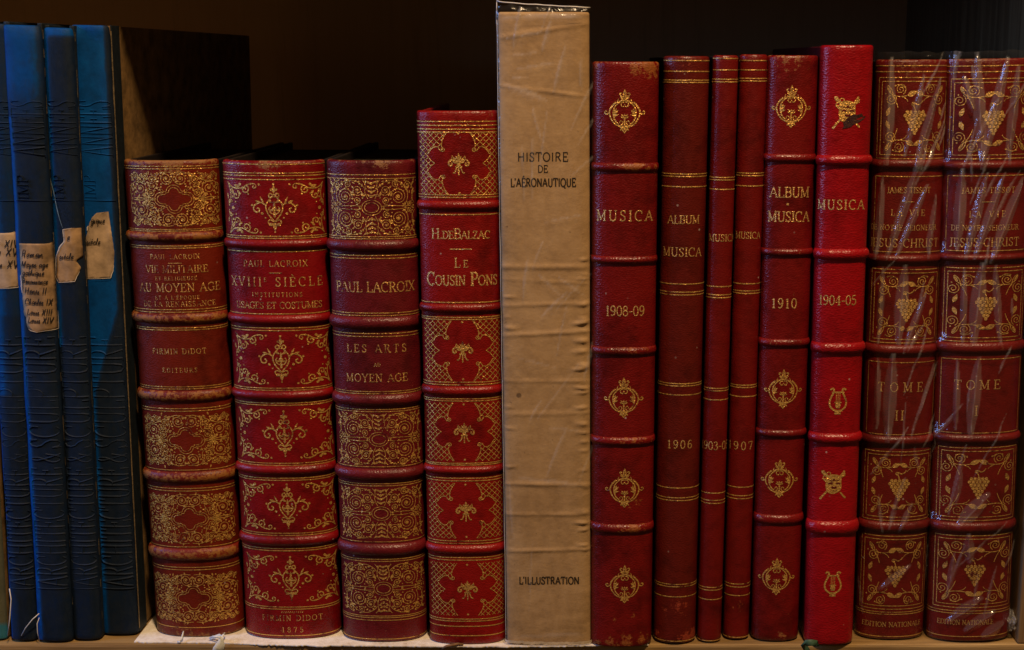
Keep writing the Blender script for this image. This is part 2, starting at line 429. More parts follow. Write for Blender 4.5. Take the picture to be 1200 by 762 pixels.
# ------------------------------------------------------------------ lettering: a drawn alphabet of capitals (height 1)
TK, TN = .155, .075
def _g(adv, st, se=()): return (adv, st, se)
def _c(cx, cy, rx, ry, a0, a1): return arc(cx, cy, rx, ry, a0, a1, 14)
GL = {
 'A': _g(.86, [(TN, [(.08, 0), (.43, 1)]), (TK, [(.43, 1), (.78, 0)]), (TN, [(.2, .35), (.64, .35)])], [(.08, 0), (.78, 0)]),
 'B': _g(.74, [(TK, [(.17, 0), (.17, 1)]), (TN, [(.17, 1), (.4, 1)]), (TK*.8, _c(.4, .76, .22, .24, 90, -90)), (TN, [(.17, .52), (.4, .52)]), (TK*.85, _c(.4, .26, .28, .26, 90, -90)), (TN, [(.17, 0), (.4, 0)])], [(.13, 0), (.13, 1)]),
 'C': _g(.84, [(TK*.85, _c(.46, .5, .38, .5, 50, 310)), (TN, [(.72, .68), (.72, 1.0)])]),
 'D': _g(.86, [(TK, [(.17, 0), (.17, 1)]), (TN, [(.17, 1), (.36, 1)]), (TK*.85, _c(.36, .5, .42, .5, 90, -90)), (TN, [(.17, 0), (.36, 0)])], [(.13, 0), (.13, 1)]),
 'E': _g(.72, [(TK, [(.17, 0), (.17, 1)]), (TN, [(.1, 1), (.62, 1), (.62, .8)]), (TN, [(.17, .52), (.48, .52)]), (TN, [(.48, .62), (.48, .42)]), (TN, [(.1, 0), (.66, 0), (.66, .24)])], [(.15, 0), (.15, 1)]),
 'F': _g(.68, [(TK, [(.17, 0), (.17, 1)]), (TN, [(.1, 1), (.62, 1), (.62, .8)]), (TN, [(.17, .52), (.46, .52)]), (TN, [(.46, .62), (.46, .42)])], [(.17, 0)]),
 'G': _g(.88, [(TK*.85, _c(.46, .5, .38, .5, 50, 300)), (TN, [(.72, .7), (.72, 1.0)]), (TK, [(.74, .05), (.74, .42)])], [(.74, .42)]),
 'H': _g(.92, [(TK, [(.18, 0), (.18, 1)]), (TK, [(.74, 0), (.74, 1)]), (TN, [(.18, .52), (.74, .52)])], [(.18, 0), (.18, 1), (.74, 0), (.74, 1)]),
 'I': _g(.38, [(TK, [(.19, 0), (.19, 1)])], [(.19, 0), (.19, 1)]),
 'J': _g(.5, [(TK, [(.32, 1), (.32, .15), (.24, -.05), (.08, -.05)])], [(.32, 1)]),
 'K': _g(.86, [(TK, [(.18, 0), (.18, 1)]), (TN, [(.72, 1), (.2, .42)]), (TK, [(.36, .58), (.76, 0)])], [(.18, 0), (.18, 1), (.72, 1), (.76, 0)]),
 'L': _g(.7, [(TK, [(.18, 0), (.18, 1)]), (TN, [(.1, 0), (.64, 0), (.64, .26)])], [(.18, 1), (.16, 0)]),
 'M': _g(1.04, [(TN, [(.16, 0), (.16, 1)]), (TK, [(.16, 1), (.5, .06)]), (TN, [(.5, .06), (.86, 1)]), (TK, [(.86, 1), (.86, 0)])], [(.16, 0), (.86, 0), (.12, 1), (.9, 1)]),
 'N': _g(.92, [(TN, [(.17, 0), (.17, 1)]), (TK, [(.17, 1), (.75, 0)]), (TN, [(.75, 0), (.75, 1)])], [(.17, 0), (.12, 1), (.75, 1)]),
 'O': _g(.92, [(TK*.8, _c(.46, .5, .38, .5, 0, 360))]),
 'P': _g(.7, [(TK, [(.17, 0), (.17, 1)]), (TN, [(.17, 1), (.38, 1)]), (TK*.85, _c(.38, .74, .25, .26, 90, -90)), (TN, [(.17, .48), (.38, .48)])], [(.17, 0), (.13, 1)]),
 'Q': _g(.92, [(TK*.8, _c(.46, .5, .38, .5, 0, 360)), (TK*.7, [(.48, .12), (.7, -.16), (.86, -.18)])]),
 'R': _g(.82, [(TK, [(.17, 0), (.17, 1)]), (TN, [(.17, 1), (.38, 1)]), (TK*.85, _c(.38, .76, .23, .24, 90, -90)), (TN, [(.17, .52), (.38, .52)]), (TK*.9, [(.38, .52), (.7, 0)])], [(.17, 0), (.13, 1), (.74, 0)]),
 'S': _g(.66, [(TK*.85, [(.54, .78), (.5, .93), (.33, 1.0), (.16, .93), (.12, .76), (.2, .6), (.42, .46), (.54, .3), (.52, .1), (.34, 0), (.16, .04), (.1, .2)]), (TN, [(.55, .74), (.55, 1)]), (TN, [(.09, 0), (.09, .26)])]),
 'T': _g(.8, [(TK, [(.4, 0), (.4, 1)]), (TN, [(.08, .78), (.08, 1), (.72, 1), (.72, .78)])], [(.4, 0)]),
 'U': _g(.88, [(TK, [(.18, 1), (.18, .3), (.26, .06), (.46, -.01), (.64, .06), (.71, .3)]), (TN, [(.71, .28), (.71, 1)])], [(.18, 1), (.71, 1)]),
 'V': _g(.84, [(TK, [(.08, 1), (.43, 0)]), (TN, [(.43, 0), (.77, 1)])], [(.1, 1), (.76, 1)]),
 'X': _g(.84, [(TK, [(.1, 1), (.74, 0)]), (TN, [(.74, 1), (.1, 0)])], [(.1, 1), (.74, 1), (.1, 0), (.74, 0)]),
 'Y': _g(.82, [(TK, [(.08, 1), (.41, .45)]), (TN, [(.41, .45), (.74, 1)]), (TK, [(.41, .48), (.41, 0)])], [(.1, 1), (.73, 1), (.41, 0)]),
 'Z': _g(.74, [(TN, [(.1, .78), (.1, 1), (.62, 1)]), (TK, [(.62, 1), (.1, 0)]), (TN, [(.1, 0), (.66, 0), (.66, .24)])]),
 '0': _g(.66, [(TK*.8, _c(.33, .5, .24, .5, 0, 360))]), 
 '1': _g(.5, [(TK, [(.26, 0), (.26, 1)]), (TN, [(.26, 1), (.1, .84)])], [(.26, 0)]),
 '2': _g(.62, [(TK*.8, [(.1, .74), (.16, .95), (.32, 1), (.5, .9), (.5, .66), (.1, .04)]), (TK*.8, [(.08, .04), (.56, .04), (.57, .22)])]),
 '3': _g(.62, [(TK*.8, [(.1, .82), (.2, .98), (.38, .98), (.48, .8), (.42, .6), (.26, .53)]), (TK*.85, [(.26, .53), (.46, .46), (.54, .26), (.44, .04), (.22, 0), (.08, .14)])]),
 '4': _g(.66, [(TK, [(.44, 0), (.44, 1)]), (TN, [(.44, 1), (.06, .3), (.62, .3)])], [(.44, 0)]),
 '5': _g(.62, [(TN, [(.5, 1), (.16, 1), (.13, .56)]), (TK*.85, [(.13, .56), (.34, .62), (.52, .48), (.53, .2), (.36, .0), (.16, .02), (.08, .14)]), (TK*.8, [(.16, .97), (.5, .97)])]),
 '6': _g(.66, [(TK*.85, [(.54, .9), (.38, 1), (.2, .85), (.11, .5), (.12, .24)]), (TK*.8, _c(.34, .29, .22, .29, 0, 360))]),
 '7': _g(.62, [(TN*1.3, [(.08, .78), (.08, .98), (.56, .98)]), (TK*.9, [(.56, .98), (.26, 0)])]),
 '8': _g(.64, [(TK*.75, _c(.32, .76, .19, .23, 0, 360)), (TK*.8, _c(.32, .27, .24, .27, 0, 360))]),
 '9': _g(.66, [(TK*.85, [(.12, .1), (.28, 0), (.46, .15), (.55, .5), (.54, .76)]), (TK*.8, _c(.32, .71, .22, .29, 0, 360))]),
 '-': _g(.46, [(TN * 1.5, [(.06, .42), (.4, .42)])]), '.': _g(.26, [(TK, [(.09, .06), (.2, .06)])]), "'": _g(.24, [(TK*.8, [(.12, 1.04), (.1, .76)])]),
 '&': _g(.95, [(TK*.8, smooth([(.86, .5), (.7, .1), (.4, -.02), (.14, .1), (.12, .34), (.5, .66), (.52, .9), (.38, 1.02), (.24, .92), (.26, .72), (.86, 0)], 1))]),
 ' ': _g(.42, []),
}
GL['`E'] = _g(.72, GL['E'][1] + [(TK*.7, [(.26, 1.34), (.46, 1.14)])], GL['E'][2])
GL['~E'] = _g(.72, GL['E'][1] + [(TK*.7, [(.26, 1.14), (.46, 1.34)])], GL['E'][2])
def text_items(txt, xc, z0, width, cap, wt=1.0, sans=False, slant=0.0):
    seq = []; i = 0
    while i < len(txt):
        ch = txt[i]
        if ch in '`~': ch = txt[i:i + 2]; i += 1
        sc, up = 1.0, 0.0
        if ch == '^': ch = txt[i + 1].upper(); i += 1; sc, up = .42, .55
        elif ch.islower(): sc = .76; ch = ch.upper()
        seq.append((GL[ch], sc, up)); i += 1
    nat = sum(g[0] * sc for g, sc, up in seq) * cap; n = len(seq)
    kx = 1.0
    if width is None: tr = .04 * cap
    else:
        tr = (width - nat) / max(1, n - 1)
        if tr < .0 * cap: kx = width / nat; tr = 0
        elif tr > .5 * cap and n > 3: kx = min(1.25, (width * .75) / nat); tr = (width - nat * kx) / (n - 1)
    tot = nat * kx + tr * (n - 1); x = xc - tot / 2; out = []
    for g, sc, up in seq:
        k = cap * sc; zz = z0 + up * cap
        for wd, pts in g[1]:
            ww = (.135 if sans else max(wd, .09)) * k * wt
            out.append(('s', [(x + px * k * kx + slant * py * k, zz + py * k) for px, py in pts], ww * (1 if sans else .84)))
        if not sans:
            for (sx, sy) in g[2]:
                out.append(('s', [(x + (sx - .14) * k * kx + slant * sy * k, zz + sy * k), (x + (sx + .14) * k * kx + slant * sy * k, zz + sy * k)], .085 * k * wt))
        x += g[0] * k * kx + tr
    return out

# small joined-up handwriting, x-height 1
CU = {
 'a': (1.0, [[(.8, .9), (.4, 1), (.1, .5), (.3, 0), (.7, .4), (.85, .95), (.8, .2), (1, .1)]]),
 'c': (.8, [[(.75, .8), (.45, 1), (.1, .5), (.35, 0), (.8, .2)]]), 'd': (1.0, [[(.8, .9), (.4, 1), (.1, .5), (.3, 0), (.7, .4), (.95, 1.9), (.8, .2), (1, .1)]]),
 'e': (.8, [[(.1, .4), (.6, .6), (.6, .95), (.3, .95), (.1, .45), (.3, 0), (.8, .25)]]), 'g': (1.0, [[(.8, .9), (.4, 1), (.1, .5), (.3, 0), (.75, .5), (.85, 1), (.7, -.8), (.3, -.9), (.2, -.5), (1, .2)]]),
 'h': (1.0, [[(.0, .1), (.4, 1.6), (.35, 2.0), (.2, 1.6), (.15, 0), (.4, .8), (.65, .9), (.7, .1), (1, .15)]]), 'i': (.5, [[(0, .1), (.25, 1), (.25, .1), (.5, .15)], [(.35, 1.5), (.4, 1.6)]]),
 'l': (.6, [[(0, .1), (.4, 1.4), (.35, 2.0), (.2, 1.6), (.22, .2), (.6, .15)]]), 'm': (1.4, [[(0, .2), (.15, 1), (.15, 0), (.4, .9), (.55, .9), (.58, 0), (.8, .9), (1.0, .9), (1.05, .1), (1.4, .15)]]),
 'n': (1.0, [[(0, .2), (.15, 1), (.15, 0), (.45, .9), (.65, .9), (.68, .1), (1, .15)]]), 'o': (.9, [[(.5, 1), (.1, .6), (.3, 0), (.65, .3), (.55, 1), (.9, .8)]]),
 'q': (1.0, [[(.8, .9), (.4, 1), (.1, .5), (.3, 0), (.75, .5), (.85, 1), (.8, -1), (.9, 0)]]), 'r': (.7, [[(0, .1), (.2, 1.05), (.45, .85), (.42, .15), (.7, .15)]]),
 's': (.7, [[(0, .1), (.35, 1.05), (.5, .4), (.25, 0), (.7, .15)]]), 't': (.6, [[(0, .1), (.3, 1.6), (.25, .1), (.6, .15)], [(.05, 1.1), (.55, 1.2)]]),
 'u': (1.0, [[(0, .3), (.15, 1), (.2, .05), (.5, .2), (.65, 1), (.68, .1), (1, .15)]]), 'y': (.9, [[(0, .6), (.15, 1), (.25, .2), (.55, .3), (.7, 1), (.45, -.8), (.2, -.6), (.9, .2)]]),
 'f': (.7, [[(0, .1), (.5, 1.7), (.35, 1.9), (.25, 0), (.2, -.9), (.45, -.4), (.7, .2)]]), '-': (.7, [[(.1, .5), (.6, .55)]]), ' ': (.7, []),
 "e'": (.8, [[(.1, .4), (.6, .6), (.6, .95), (.3, .95), (.1, .45), (.3, 0), (.8, .25)], [(.3, 1.6), (.55, 1.35)]]),
}
def hand(txt, x, z, xh, wd):
    out = []; i = 0
    while i < len(txt):
        ch = txt[i]
        if ch == 'è': ch = "e'"
        if ch in CU:
            adv, st = CU[ch]
            for p in st: out.append(('s', smooth([(x + (a + b * .25) * xh, z + b * xh) for a, b in p], 1), wd))
            x += adv * xh
        else:
            g = GL[ch]; k = xh * 1.9
            for _, p in g[1]: out.append(('s', [(x + (a * .8 + b * .22) * k, z + b * k) for a, b in p], wd * 1.1))
            x += g[0] * k * .85
        i += 1
    return out

# ------------------------------------------------------------------ materials
M_GOLD = gold('gold_leaf'); M_GOLD2 = gold('gold_leaf_rubbed', (.98, .58, .15), .4, .44, 2.2)
M_GOLDL = gold('gold_leaf_fine', (.98, .6, .2), .34, .40, 5.1)
M_GOLDO = gold('gold_leaf_old', (1.0, .58, .14), .32, .43, 7.7); M_GOLDW = gold('gold_lettering_worn', (1.0, .58, .17), .36, .472, 9.3)
M_PAGE = plain('dark_page_edges', (.035, .03, .018), .8, .4, 300, .4, .0006, (1, .05, .05))
M_BLACKB = plain('black_board_cloth', (.012, .008, .007), .6, .4, 300)
L1L = leather('brown_red_morocco', (.145, .011, .003), (.36, .15, .04), 700, .40, .45, 1.0)
L2L = leather('crimson_morocco', (.205, .0028, .0045), (.36, .16, .06), 640, .36, .5, 2.0)
L3L = leather('plum_red_morocco', (.125, .007, .010), (.34, .15, .06), 620, .36, .55, 3.0)
BL = leather('scarlet_morocco', (.22, .004, .003), (.34, .1, .04), 600, .36, .55, 4.0)
M1L = leather('dark_red_pebbled', (.15, .0045, .004), (.36, .10, .018), 520, .33, .6, 5.0)
M2L = leather('oxblood_pebbled', (.105, .0075, .0045), (.36, .05, .02), 560, .33, .5, 6.0)
M3L = leather('oxblood_sheep', (.14, .0045, .0035), (.36, .07, .02), 620, .35, .45, 7.0)
M5L = leather('maroon_pebbled', (.15, .0045, .004), (.36, .13, .04), 540, .33, .5, 8.0)
M6L = leather('bright_red_grained', (.275, .0028, .006), (.45, .08, .05), 430, .31, .6, 9.0, 1.9, .5)
TL = leather('wine_red_morocco', (.14, .006, .005), (.30, .10, .04), 640, .38, .45, 10.0)
BANDW = leather('rubbed_tan_band', (.15, .012, .006), (.36, .13, .022), 700, .42, .4, 1.5)
M_DARKIN = plain('dark_red_inlay', (.10, .004, .006), .5, .3, 300)

def blobs(b, lst, edge=0.0, er=.004):
    """wear painted on a spine: lst of (px, py, radius px, amount); edge adds rubbing at head and foot"""
    q = [(*b.sz(px, py), r * .00048, k) for px, py, r, k in lst]
    def f(a, z):
        v = 0.0
        if edge:
            v = max(v, edge * max(0, 1 - min(z, b.H - z) / er))
            v = max(v, edge * .35 * max(0, 1 - (b.smax - abs(a)) / .003))
        for ca, cz, r, k in q:
            d = math.hypot((a - ca), (z - cz)) / r
            if d < 1.5: v = max(v, k * (1 - d / 1.5))
        return v
    return f
K = .00047

# ================================================================== SETTING: bookcase compartment
shelf_front = on_floor(600, 756, -.0008).y
wood_m = wood('shelf_wood', (.24, .145, .055), (.46, .31, .13), 'x', .42, .5)
dark_wood = wood('back_panel_wood', (.66, .42, .19), (.70, .45, .21), 'z', .6, .08)
side_wood = wood('side_wood', (.16, .09, .035), (.30, .19, .08), 'z')
XL, XR = -1.1, on_front(1197, 700, shelf_front).x
def struct(name, bm, m):
    o = obj(name, bm, m, None, False); o['kind'] = 'structure'; return o
struct('shelf', box_bm(XL, XR + .02, shelf_front, .35, -.026, -.0008, .0014), wood_m)
struct('back_wall', box_bm(XL, XR + .02, .3505, .36, 0, .62), dark_wood)
struct('side_wall', box_bm(XR, XR + .02, shelf_front + .001, .35, -.0005, .6, .001), side_wood)
SHADE_Y, SHADE_Z = -.03, .435
struct('upper_shelf', box_bm(XL, XR + .02, SHADE_Y, .35, SHADE_Z, SHADE_Z + .02, .0014), wood_m)
struct('side_wall', box_bm(-.70, -.68, shelf_front + .001, .35, -.0005, SHADE_Z - .0005, .001), side_wood)  # unseen left wall, added to keep window light off the back wall

def thin(items, k): return [(i[0], i[1], i[2] * k, *i[3:]) if len(i) > 2 else i for i in items]
# ------------------------------------------------------------------ gilt ornaments (frame pixels, y up)
def orn_wreath():
    q = 1 / 9.525
    h = [('s', smooth([(-92, 100), (-132, 62), (-160, 15), (-160, -35), (-135, -92), (-95, -137), (-55, -152), (-25, -135), (-18, -108), (-38, -92), (-56, -108), (-46, -122)]), 19, 'tail'),
         ('s', smooth([(-58, 96), (-88, 72), (-114, 35), (-122, -12), (-114, -66), (-88, -112), (-60, -132)]), 13),
         ('s', smooth([(0, 118), (-45, 110), (-75, 88)]), 18), ('s', smooth([(-76, 92), (-72, 118), (-64, 136)]), 14, 'tail'),
         ('s', smooth([(-158, -12), (-178, -22), (-195, -28), (-212, -16), (-212, 0), (-198, 8), (-186, -2)]), 13),
         leaf(-112, -72, 78, 112, 26), leaf(-98, -22, 55, 52, 20), leaf(-104, -44, 20, 44, 16), leaf(-102, 2, 120, 40, 14),
         leaf(-10, 128, 150, 48, 24), ('s', smooth([(-14, 150), (-38, 160), (-56, 180), (-44, 198), (-30, 186)]), 12),
         leaf(-6, -62, 128, 46, 20), leaf(-6, -66, 160, 42, 18),
         ('s', smooth([(-4, 98), (-34, 96), (-42, 70), (-24, 48), (-6, 58)]), 10), leaf(-8, -150, 190, 56, 24), leaf(-6, -160, 222, 56, 26)]
    h = mir(h)
    h += [leaf(0, 128, 90, 108, 42), dot(0, 178, 20), leaf(0, -74, 90, 52, 24), ('s', [(0, -70), (0, -165)], 16),
          ('f', [(-40, -165), (0, -150), (40, -165), (26, -195), (0, -228), (-26, -195)]), dot(0, 72, 8)]
    h += [('D', [(0, 140), (0, 205)], 6), ('D', [(-14, -176), (0, -206), (14, -176)], 5), ('D', smooth([(-26, -62), (-14, -42), (0, -54), (14, -42), (26, -62)], 1), 4)]
    return xf(h, 0, 0, q)
def orn_mask():
    q = 1 / 9.53
    m = [('f', smooth([(-90, 90), (-60, 118), (0, 124), (60, 112), (92, 80), (88, 20), (94, -30), (78, -84), (30, -112), (-20, -122), (-66, -106), (-92, -62), (-96, 0), (-90, 90)], 1)),
         ('s', [(-148, -176), (-108, -122), (-80, -92)], 22), ('s', [(130, -160), (100, -126), (80, -100)], 20),
         ('f', [(-150, 165), (-118, 172), (-86, 128), (-78, 96), (-112, 100), (-142, 132)]), ('f', [(66, 104), (118, 172), (134, 158), (126, 138), (142, 132), (124, 112), (138, 104), (96, 82)]),
         ('s', smooth([(-132, 74), (-104, 44), (-84, 30)]), 16), ring(-62, 128, 22, 10), ring(-106, 82, 20, 10),
         dot(-152, -178, 15), dot(136, -164, 13)]
    m += [('D', smooth([(-66, 8), (-42, 16), (-14, 8)], 1), 17), ('D', smooth([(26, 8), (54, 14), (78, 4)], 1), 15), ('D', smooth([(-26, -34), (4, -48), (34, -34)], 1), 22),
          ('D', [(-12, 58), (14, 58)], 16), ('D', smooth([(-70, 66), (-34, 40), (0, 50), (40, 40), (72, 62)], 1), 6), ('D', smooth([(-40, -74), (4, -86), (46, -72)], 1), 5)]
    return xf(m, 0, 0, q)
def orn_lyre():
    q = 1 / 4.233
    h = mir([('s', smooth([(-40, 52), (-28, 62), (-20, 52), (-24, 36), (-38, 8), (-44, -18), (-36, -42), (-16, -56), (0, -58)]), 9)])
    h += [('s', [(-32, 40), (32, 40)], 7), ('s', [(-9, 38), (-9, -14)], 3), ('s', [(0, 38), (0, -14)], 3), ('s', [(9, 38), (9, -14)], 3),
          ('s', [(-18, -14), (18, -14)], 6), ('f', [(-10, -16), (10, -16), (14, -30), (8, -44), (-8, -44), (-14, -30)]), ('f', [(-20, -58), (20, -58), (14, -66), (-14, -66)]), ('s', [(-16, -72), (16, -72)], 8), ('s', [(0, -56), (0, -72)], 12)]
    return xf(h, 0, 0, q)
def orn_lily(hi=True):
    q = 1 / 8.47
    h = mir([('s', smooth([(-6, 0), (-30, 26), (-62, 42), (-92, 26), (-100, -6), (-80, -22), (-62, -6), (-72, 10)]), 17), leaf(-6, 4, 128, 86, 24), leaf(-16, 4, 154, 54, 20),
             ('s', smooth([(-4, -12), (-22, -34), (-26, -62), (-42, -90), (-58, -88)]), 12), ('s', [(-66, 50), (-60, 78)], 8), leaf(-2, 40, 128, 46, 18)])
    h += [leaf(0, 0, 90, 106, 30), ('s', [(-34, -28), (34, -28)], 12), ('s', [(0, 10), (0, -112)], 13), dot(0, -18, 20), dot(0, 82, 10)]
    return xf(h, 0, 0, q)
def orn_lattice(hw, hh):
    """cusped six-lobed field surrounded by crossed lattice; hw, hh half sizes in pixels"""
    q = 1 / 5.44
    rt = [(0, 197), (68, 197), (88, 168), (100, 142), (106, 112), (96, 84), (112, 76), (128, 102), (152, 102), (176, 84), (190, 62), (204, 54), (192, 38), (176, 18), (150, 0)]
    full = rt + [(x, -y) for x, y in rt[::-1][1:]]
    full = full + [(-x, y) for x, y in full[::-1][1:-1]]
    sh = [(x * q, y * q * hh / 36.5) for x, y in full]
    def inside(p):
        c = False; j = len(sh) - 1
        for i in range(len(sh)):
            if (sh[i][1] > p[1]) != (sh[j][1] > p[1]) and p[0] < (sh[j][0] - sh[i][0]) * (p[1] - sh[i][1]) / (sh[j][1] - sh[i][1]) + sh[i][0]: c = not c
            j = i
        return c
    out = []; st = 5.0
    for sg in (1, -1):
        k = -120
        while k < 120:
            run = []
            for i in range(0, 401):
                x = -hw + 2 * hw * i / 400; y = sg * x * 1.0 + k
                ok = abs(y) < hh and not inside((x, y))
                if ok: run.append((x, y))
                if (not ok or i == 400) and run:
                    if len(run) > 3: out.append(('s', [run[0], run[-1]], .72))
                    run = []
            k += st * 1.41
    pts = sh + [sh[0]]
    n = len(rt) - 1
    out.append(('s', [p for p in sh[1:2 * n]], 1.0))
    mirr = [(-x, y) for x, y in sh[1:2 * n]]
    out.append(('s', mirr, 1.0))
    for sx in (1, -1):
        for sy in (1, -1): out.append(ring(sx * 17.8, sy * 15.6 * hh / 36.5, 2.0, .8))
    out += [dot(0, hh - 2, 1.3), dot(0, -hh + 2, 1.3)]
    return out
def orn_candelabra():
    q = 1 / 5.86
    h = mir([('s', smooth([(0, 100), (-30, 62), (-50, 40), (-60, 6), (-44, -40), (-10, -78), (0, -92)]), 9), ('s', smooth([(-4, 76), (-18, 108), (-36, 96), (-34, 76), (-22, 80)]), 8),
             ('s', smooth([(-54, 20), (-86, 44), (-118, 36), (-146, 10), (-138, -20), (-112, -28), (-98, -6), (-116, 6)]), 10), leaf(-70, 36, 118, 54, 12), leaf(-92, 40, 160, 40, 16), dot(-152, 22, 8), dot(-84, -34, 9),
             leaf(-6, 40, 160, 40, 14), leaf(-4, -14, 172, 40, 14), ('s', smooth([(-4, -40), (-28, -30), (-40, -4), (-26, 14)]), 7), dot(-26, 52, 7), ('s', smooth([(-6, -90), (-30, -76), (-48, -88), (-38, -108), (-24, -100)]), 8),
             leaf(-4, -104, 200, 40, 18), dot(-62, -64, 6), dot(-16, 128, 9), leaf(-2, 118, 140, 30, 14)])
    h += [leaf(0, 104, 90, 54, 26), dot(0, 166, 8), leaf(0, -96, 270, 56, 28), dot(0, -160, 6), dot(0, 0, 15), leaf(0, 6, 90, 50, 16), leaf(0, -10, 270, 56, 18), dot(0, -52, 9)]
    return xf(h, 0, 0, q)
def orn_corner(hw, hh):
    """scroll cluster in the four corners"""
    h = [('s', smooth([(-hw + 2, hh - 1), (-hw + 10, hh - 8), (-hw + 22, hh - 8), (-hw + 29, hh - 3), (-hw + 36, hh - 2)]), 1.3), spiral(-hw + 26, hh - 9, 5.2, 1.2, 60, -1, 1.5), spiral(-hw + 14, hh - 16, 4.6, 1.2, 30, -1, 1.4),
         spiral(-hw + 37, hh - 5.5, 3.6, 1.1, 120, -1, 1.2), ('s', smooth([(-hw + 3, hh - 2), (-hw + 7, hh - 12), (-hw + 6, hh - 22), (-hw + 2, hh - 27)]), 1.2), spiral(-hw + 5, hh - 24, 3.4, 1.2, 0, 1, 1.1),
         leaf(-hw + 12, hh - 4, -20, 8, 3.2), leaf(-hw + 8, hh - 8, -70, 8, 3.2), leaf(-hw + 16, hh - 10, -50, 6, 3), dot(-hw + 20, hh - 3, 1.5), dot(-hw + 33, hh - 2.5, 1.2), dot(-hw + 43, hh - 3, 1.3), dot(-hw + 9, hh - 18, 1.3),
         dot(-hw + 20, hh - 14, 1.1), dot(-hw + 5, hh - 6, 1.4), dot(-hw + 30, hh - 14, 1.0), leaf(-hw + 1, hh - 14, -80, 7, 2.4), dot(-hw + 13, hh - 24, .9), leaf(-hw + 22, hh - 3, 200, 7, 2.6)]
    h = mir(mir(h), 'y')
    return h + [dot(-hw + 9, 0, 2.1), dot(hw - 9, 0, 2.1), dot(-hw + 3, 3, 1), dot(hw - 3, 3, 1), dot(-hw + 3, -3, 1), dot(hw - 3, -3, 1)]
def quatre(o):
    rt = arc(0, 8.2, 5.6 + o, 5.3 + o, 90, 18, 6) + [(6.4 + o * .8, 7.6 + o * .5), (9.6 + o * .7, 7.2 + o * .6), (9.8 + o * .8, 5.6 + o * .6), (13.2 + o * .6, 5.4 + o * .6)] + arc(14, 0, 5.6 + o, 5.2 + o, 72, 0, 6)
    f = rt + [(x, -y) for x, y in rt[::-1][1:]]
    f = f + [(-x, y) for x, y in f[::-1][1:]]
    return ('s', f, .95)
def orn_dense(hw, hh, seed=3):
    """quatrefoil in a field of scrolls, seeds and leaves"""
    rnd = random.Random(seed); out = [quatre(0), quatre(3.0)]
    spots = [(8, 24, 7.4), (40, 12.5, 8.6), (26.5, 7, 5.2), (25, 23, 5.0), (46, 27, 4.2), (33, 27, 4.2)]
    h = []
    for i, (x, y, r) in enumerate(spots):
        h.append(spiral(x, y, r, 2.1, 200 + i * 40, -1 if i % 2 else 1, .95)); h.append(dot(x, y, r * .22))
    h += [('s', smooth([(2, 31), (14, 32), (20, 26), (18, 16), (22, 12)]), .9), ('s', smooth([(20, 30), (34, 21), (50, 20), (hw, 10), (hw - 2, 2)]), 1.0), ('s', [(22, 0), (28, 0), (40, 1.5), (50, 1)], 1.1), ('s', smooth([(22, 14), (31, 14), (31, 2), (24, 1)]), .8),
          ring(23, 0, 1.8, .7), leaf(30, 1.5, 20, 9, 3), leaf(38, 22, 40, 8, 3), leaf(18, 31, -60, 7, 2.6), leaf(28, 14, 70, 7, 2.4), leaf(hw - 3, 28, 240, 8, 3)]
    h = mir(h); out += h + [(i[0], [(x, -y) for x, y in i[1]], *i[2:]) for i in h]
    tries = 0; pl = [(x, y, r * .82) for x, y, r in spots]; seeds = []
    while tries < 1500 and len(seeds) < 66:
        tries += 1; x, y = rnd.uniform(.8, hw - 1), rnd.uniform(0.6, hh - 1)
        if (abs(x) < 21 and y < 9) or (x < 12 and y < 17): continue
        if any(math.hypot(x - a, y - b) < r for a, b, r in pl) or any(math.hypot(x - a, y - b) < 2.7 for a, b in seeds): continue
        seeds.append((x, y))
    for x, y in seeds:
        k = rnd.random(); a = rnd.uniform(0, 360); r = rnd.uniform(.8, 1.35)
        g = dot(x, y, r) if k < .5 else leaf(x, y, a, 4.4, 2.0) if k < .85 else ring(x, y, 1.6, .7)
        for m_ in ([g] + mir([g])[1:]):
            out += [m_, (m_[0], [(px, -py) for px, py in m_[1]], *m_[2:])]
    return out
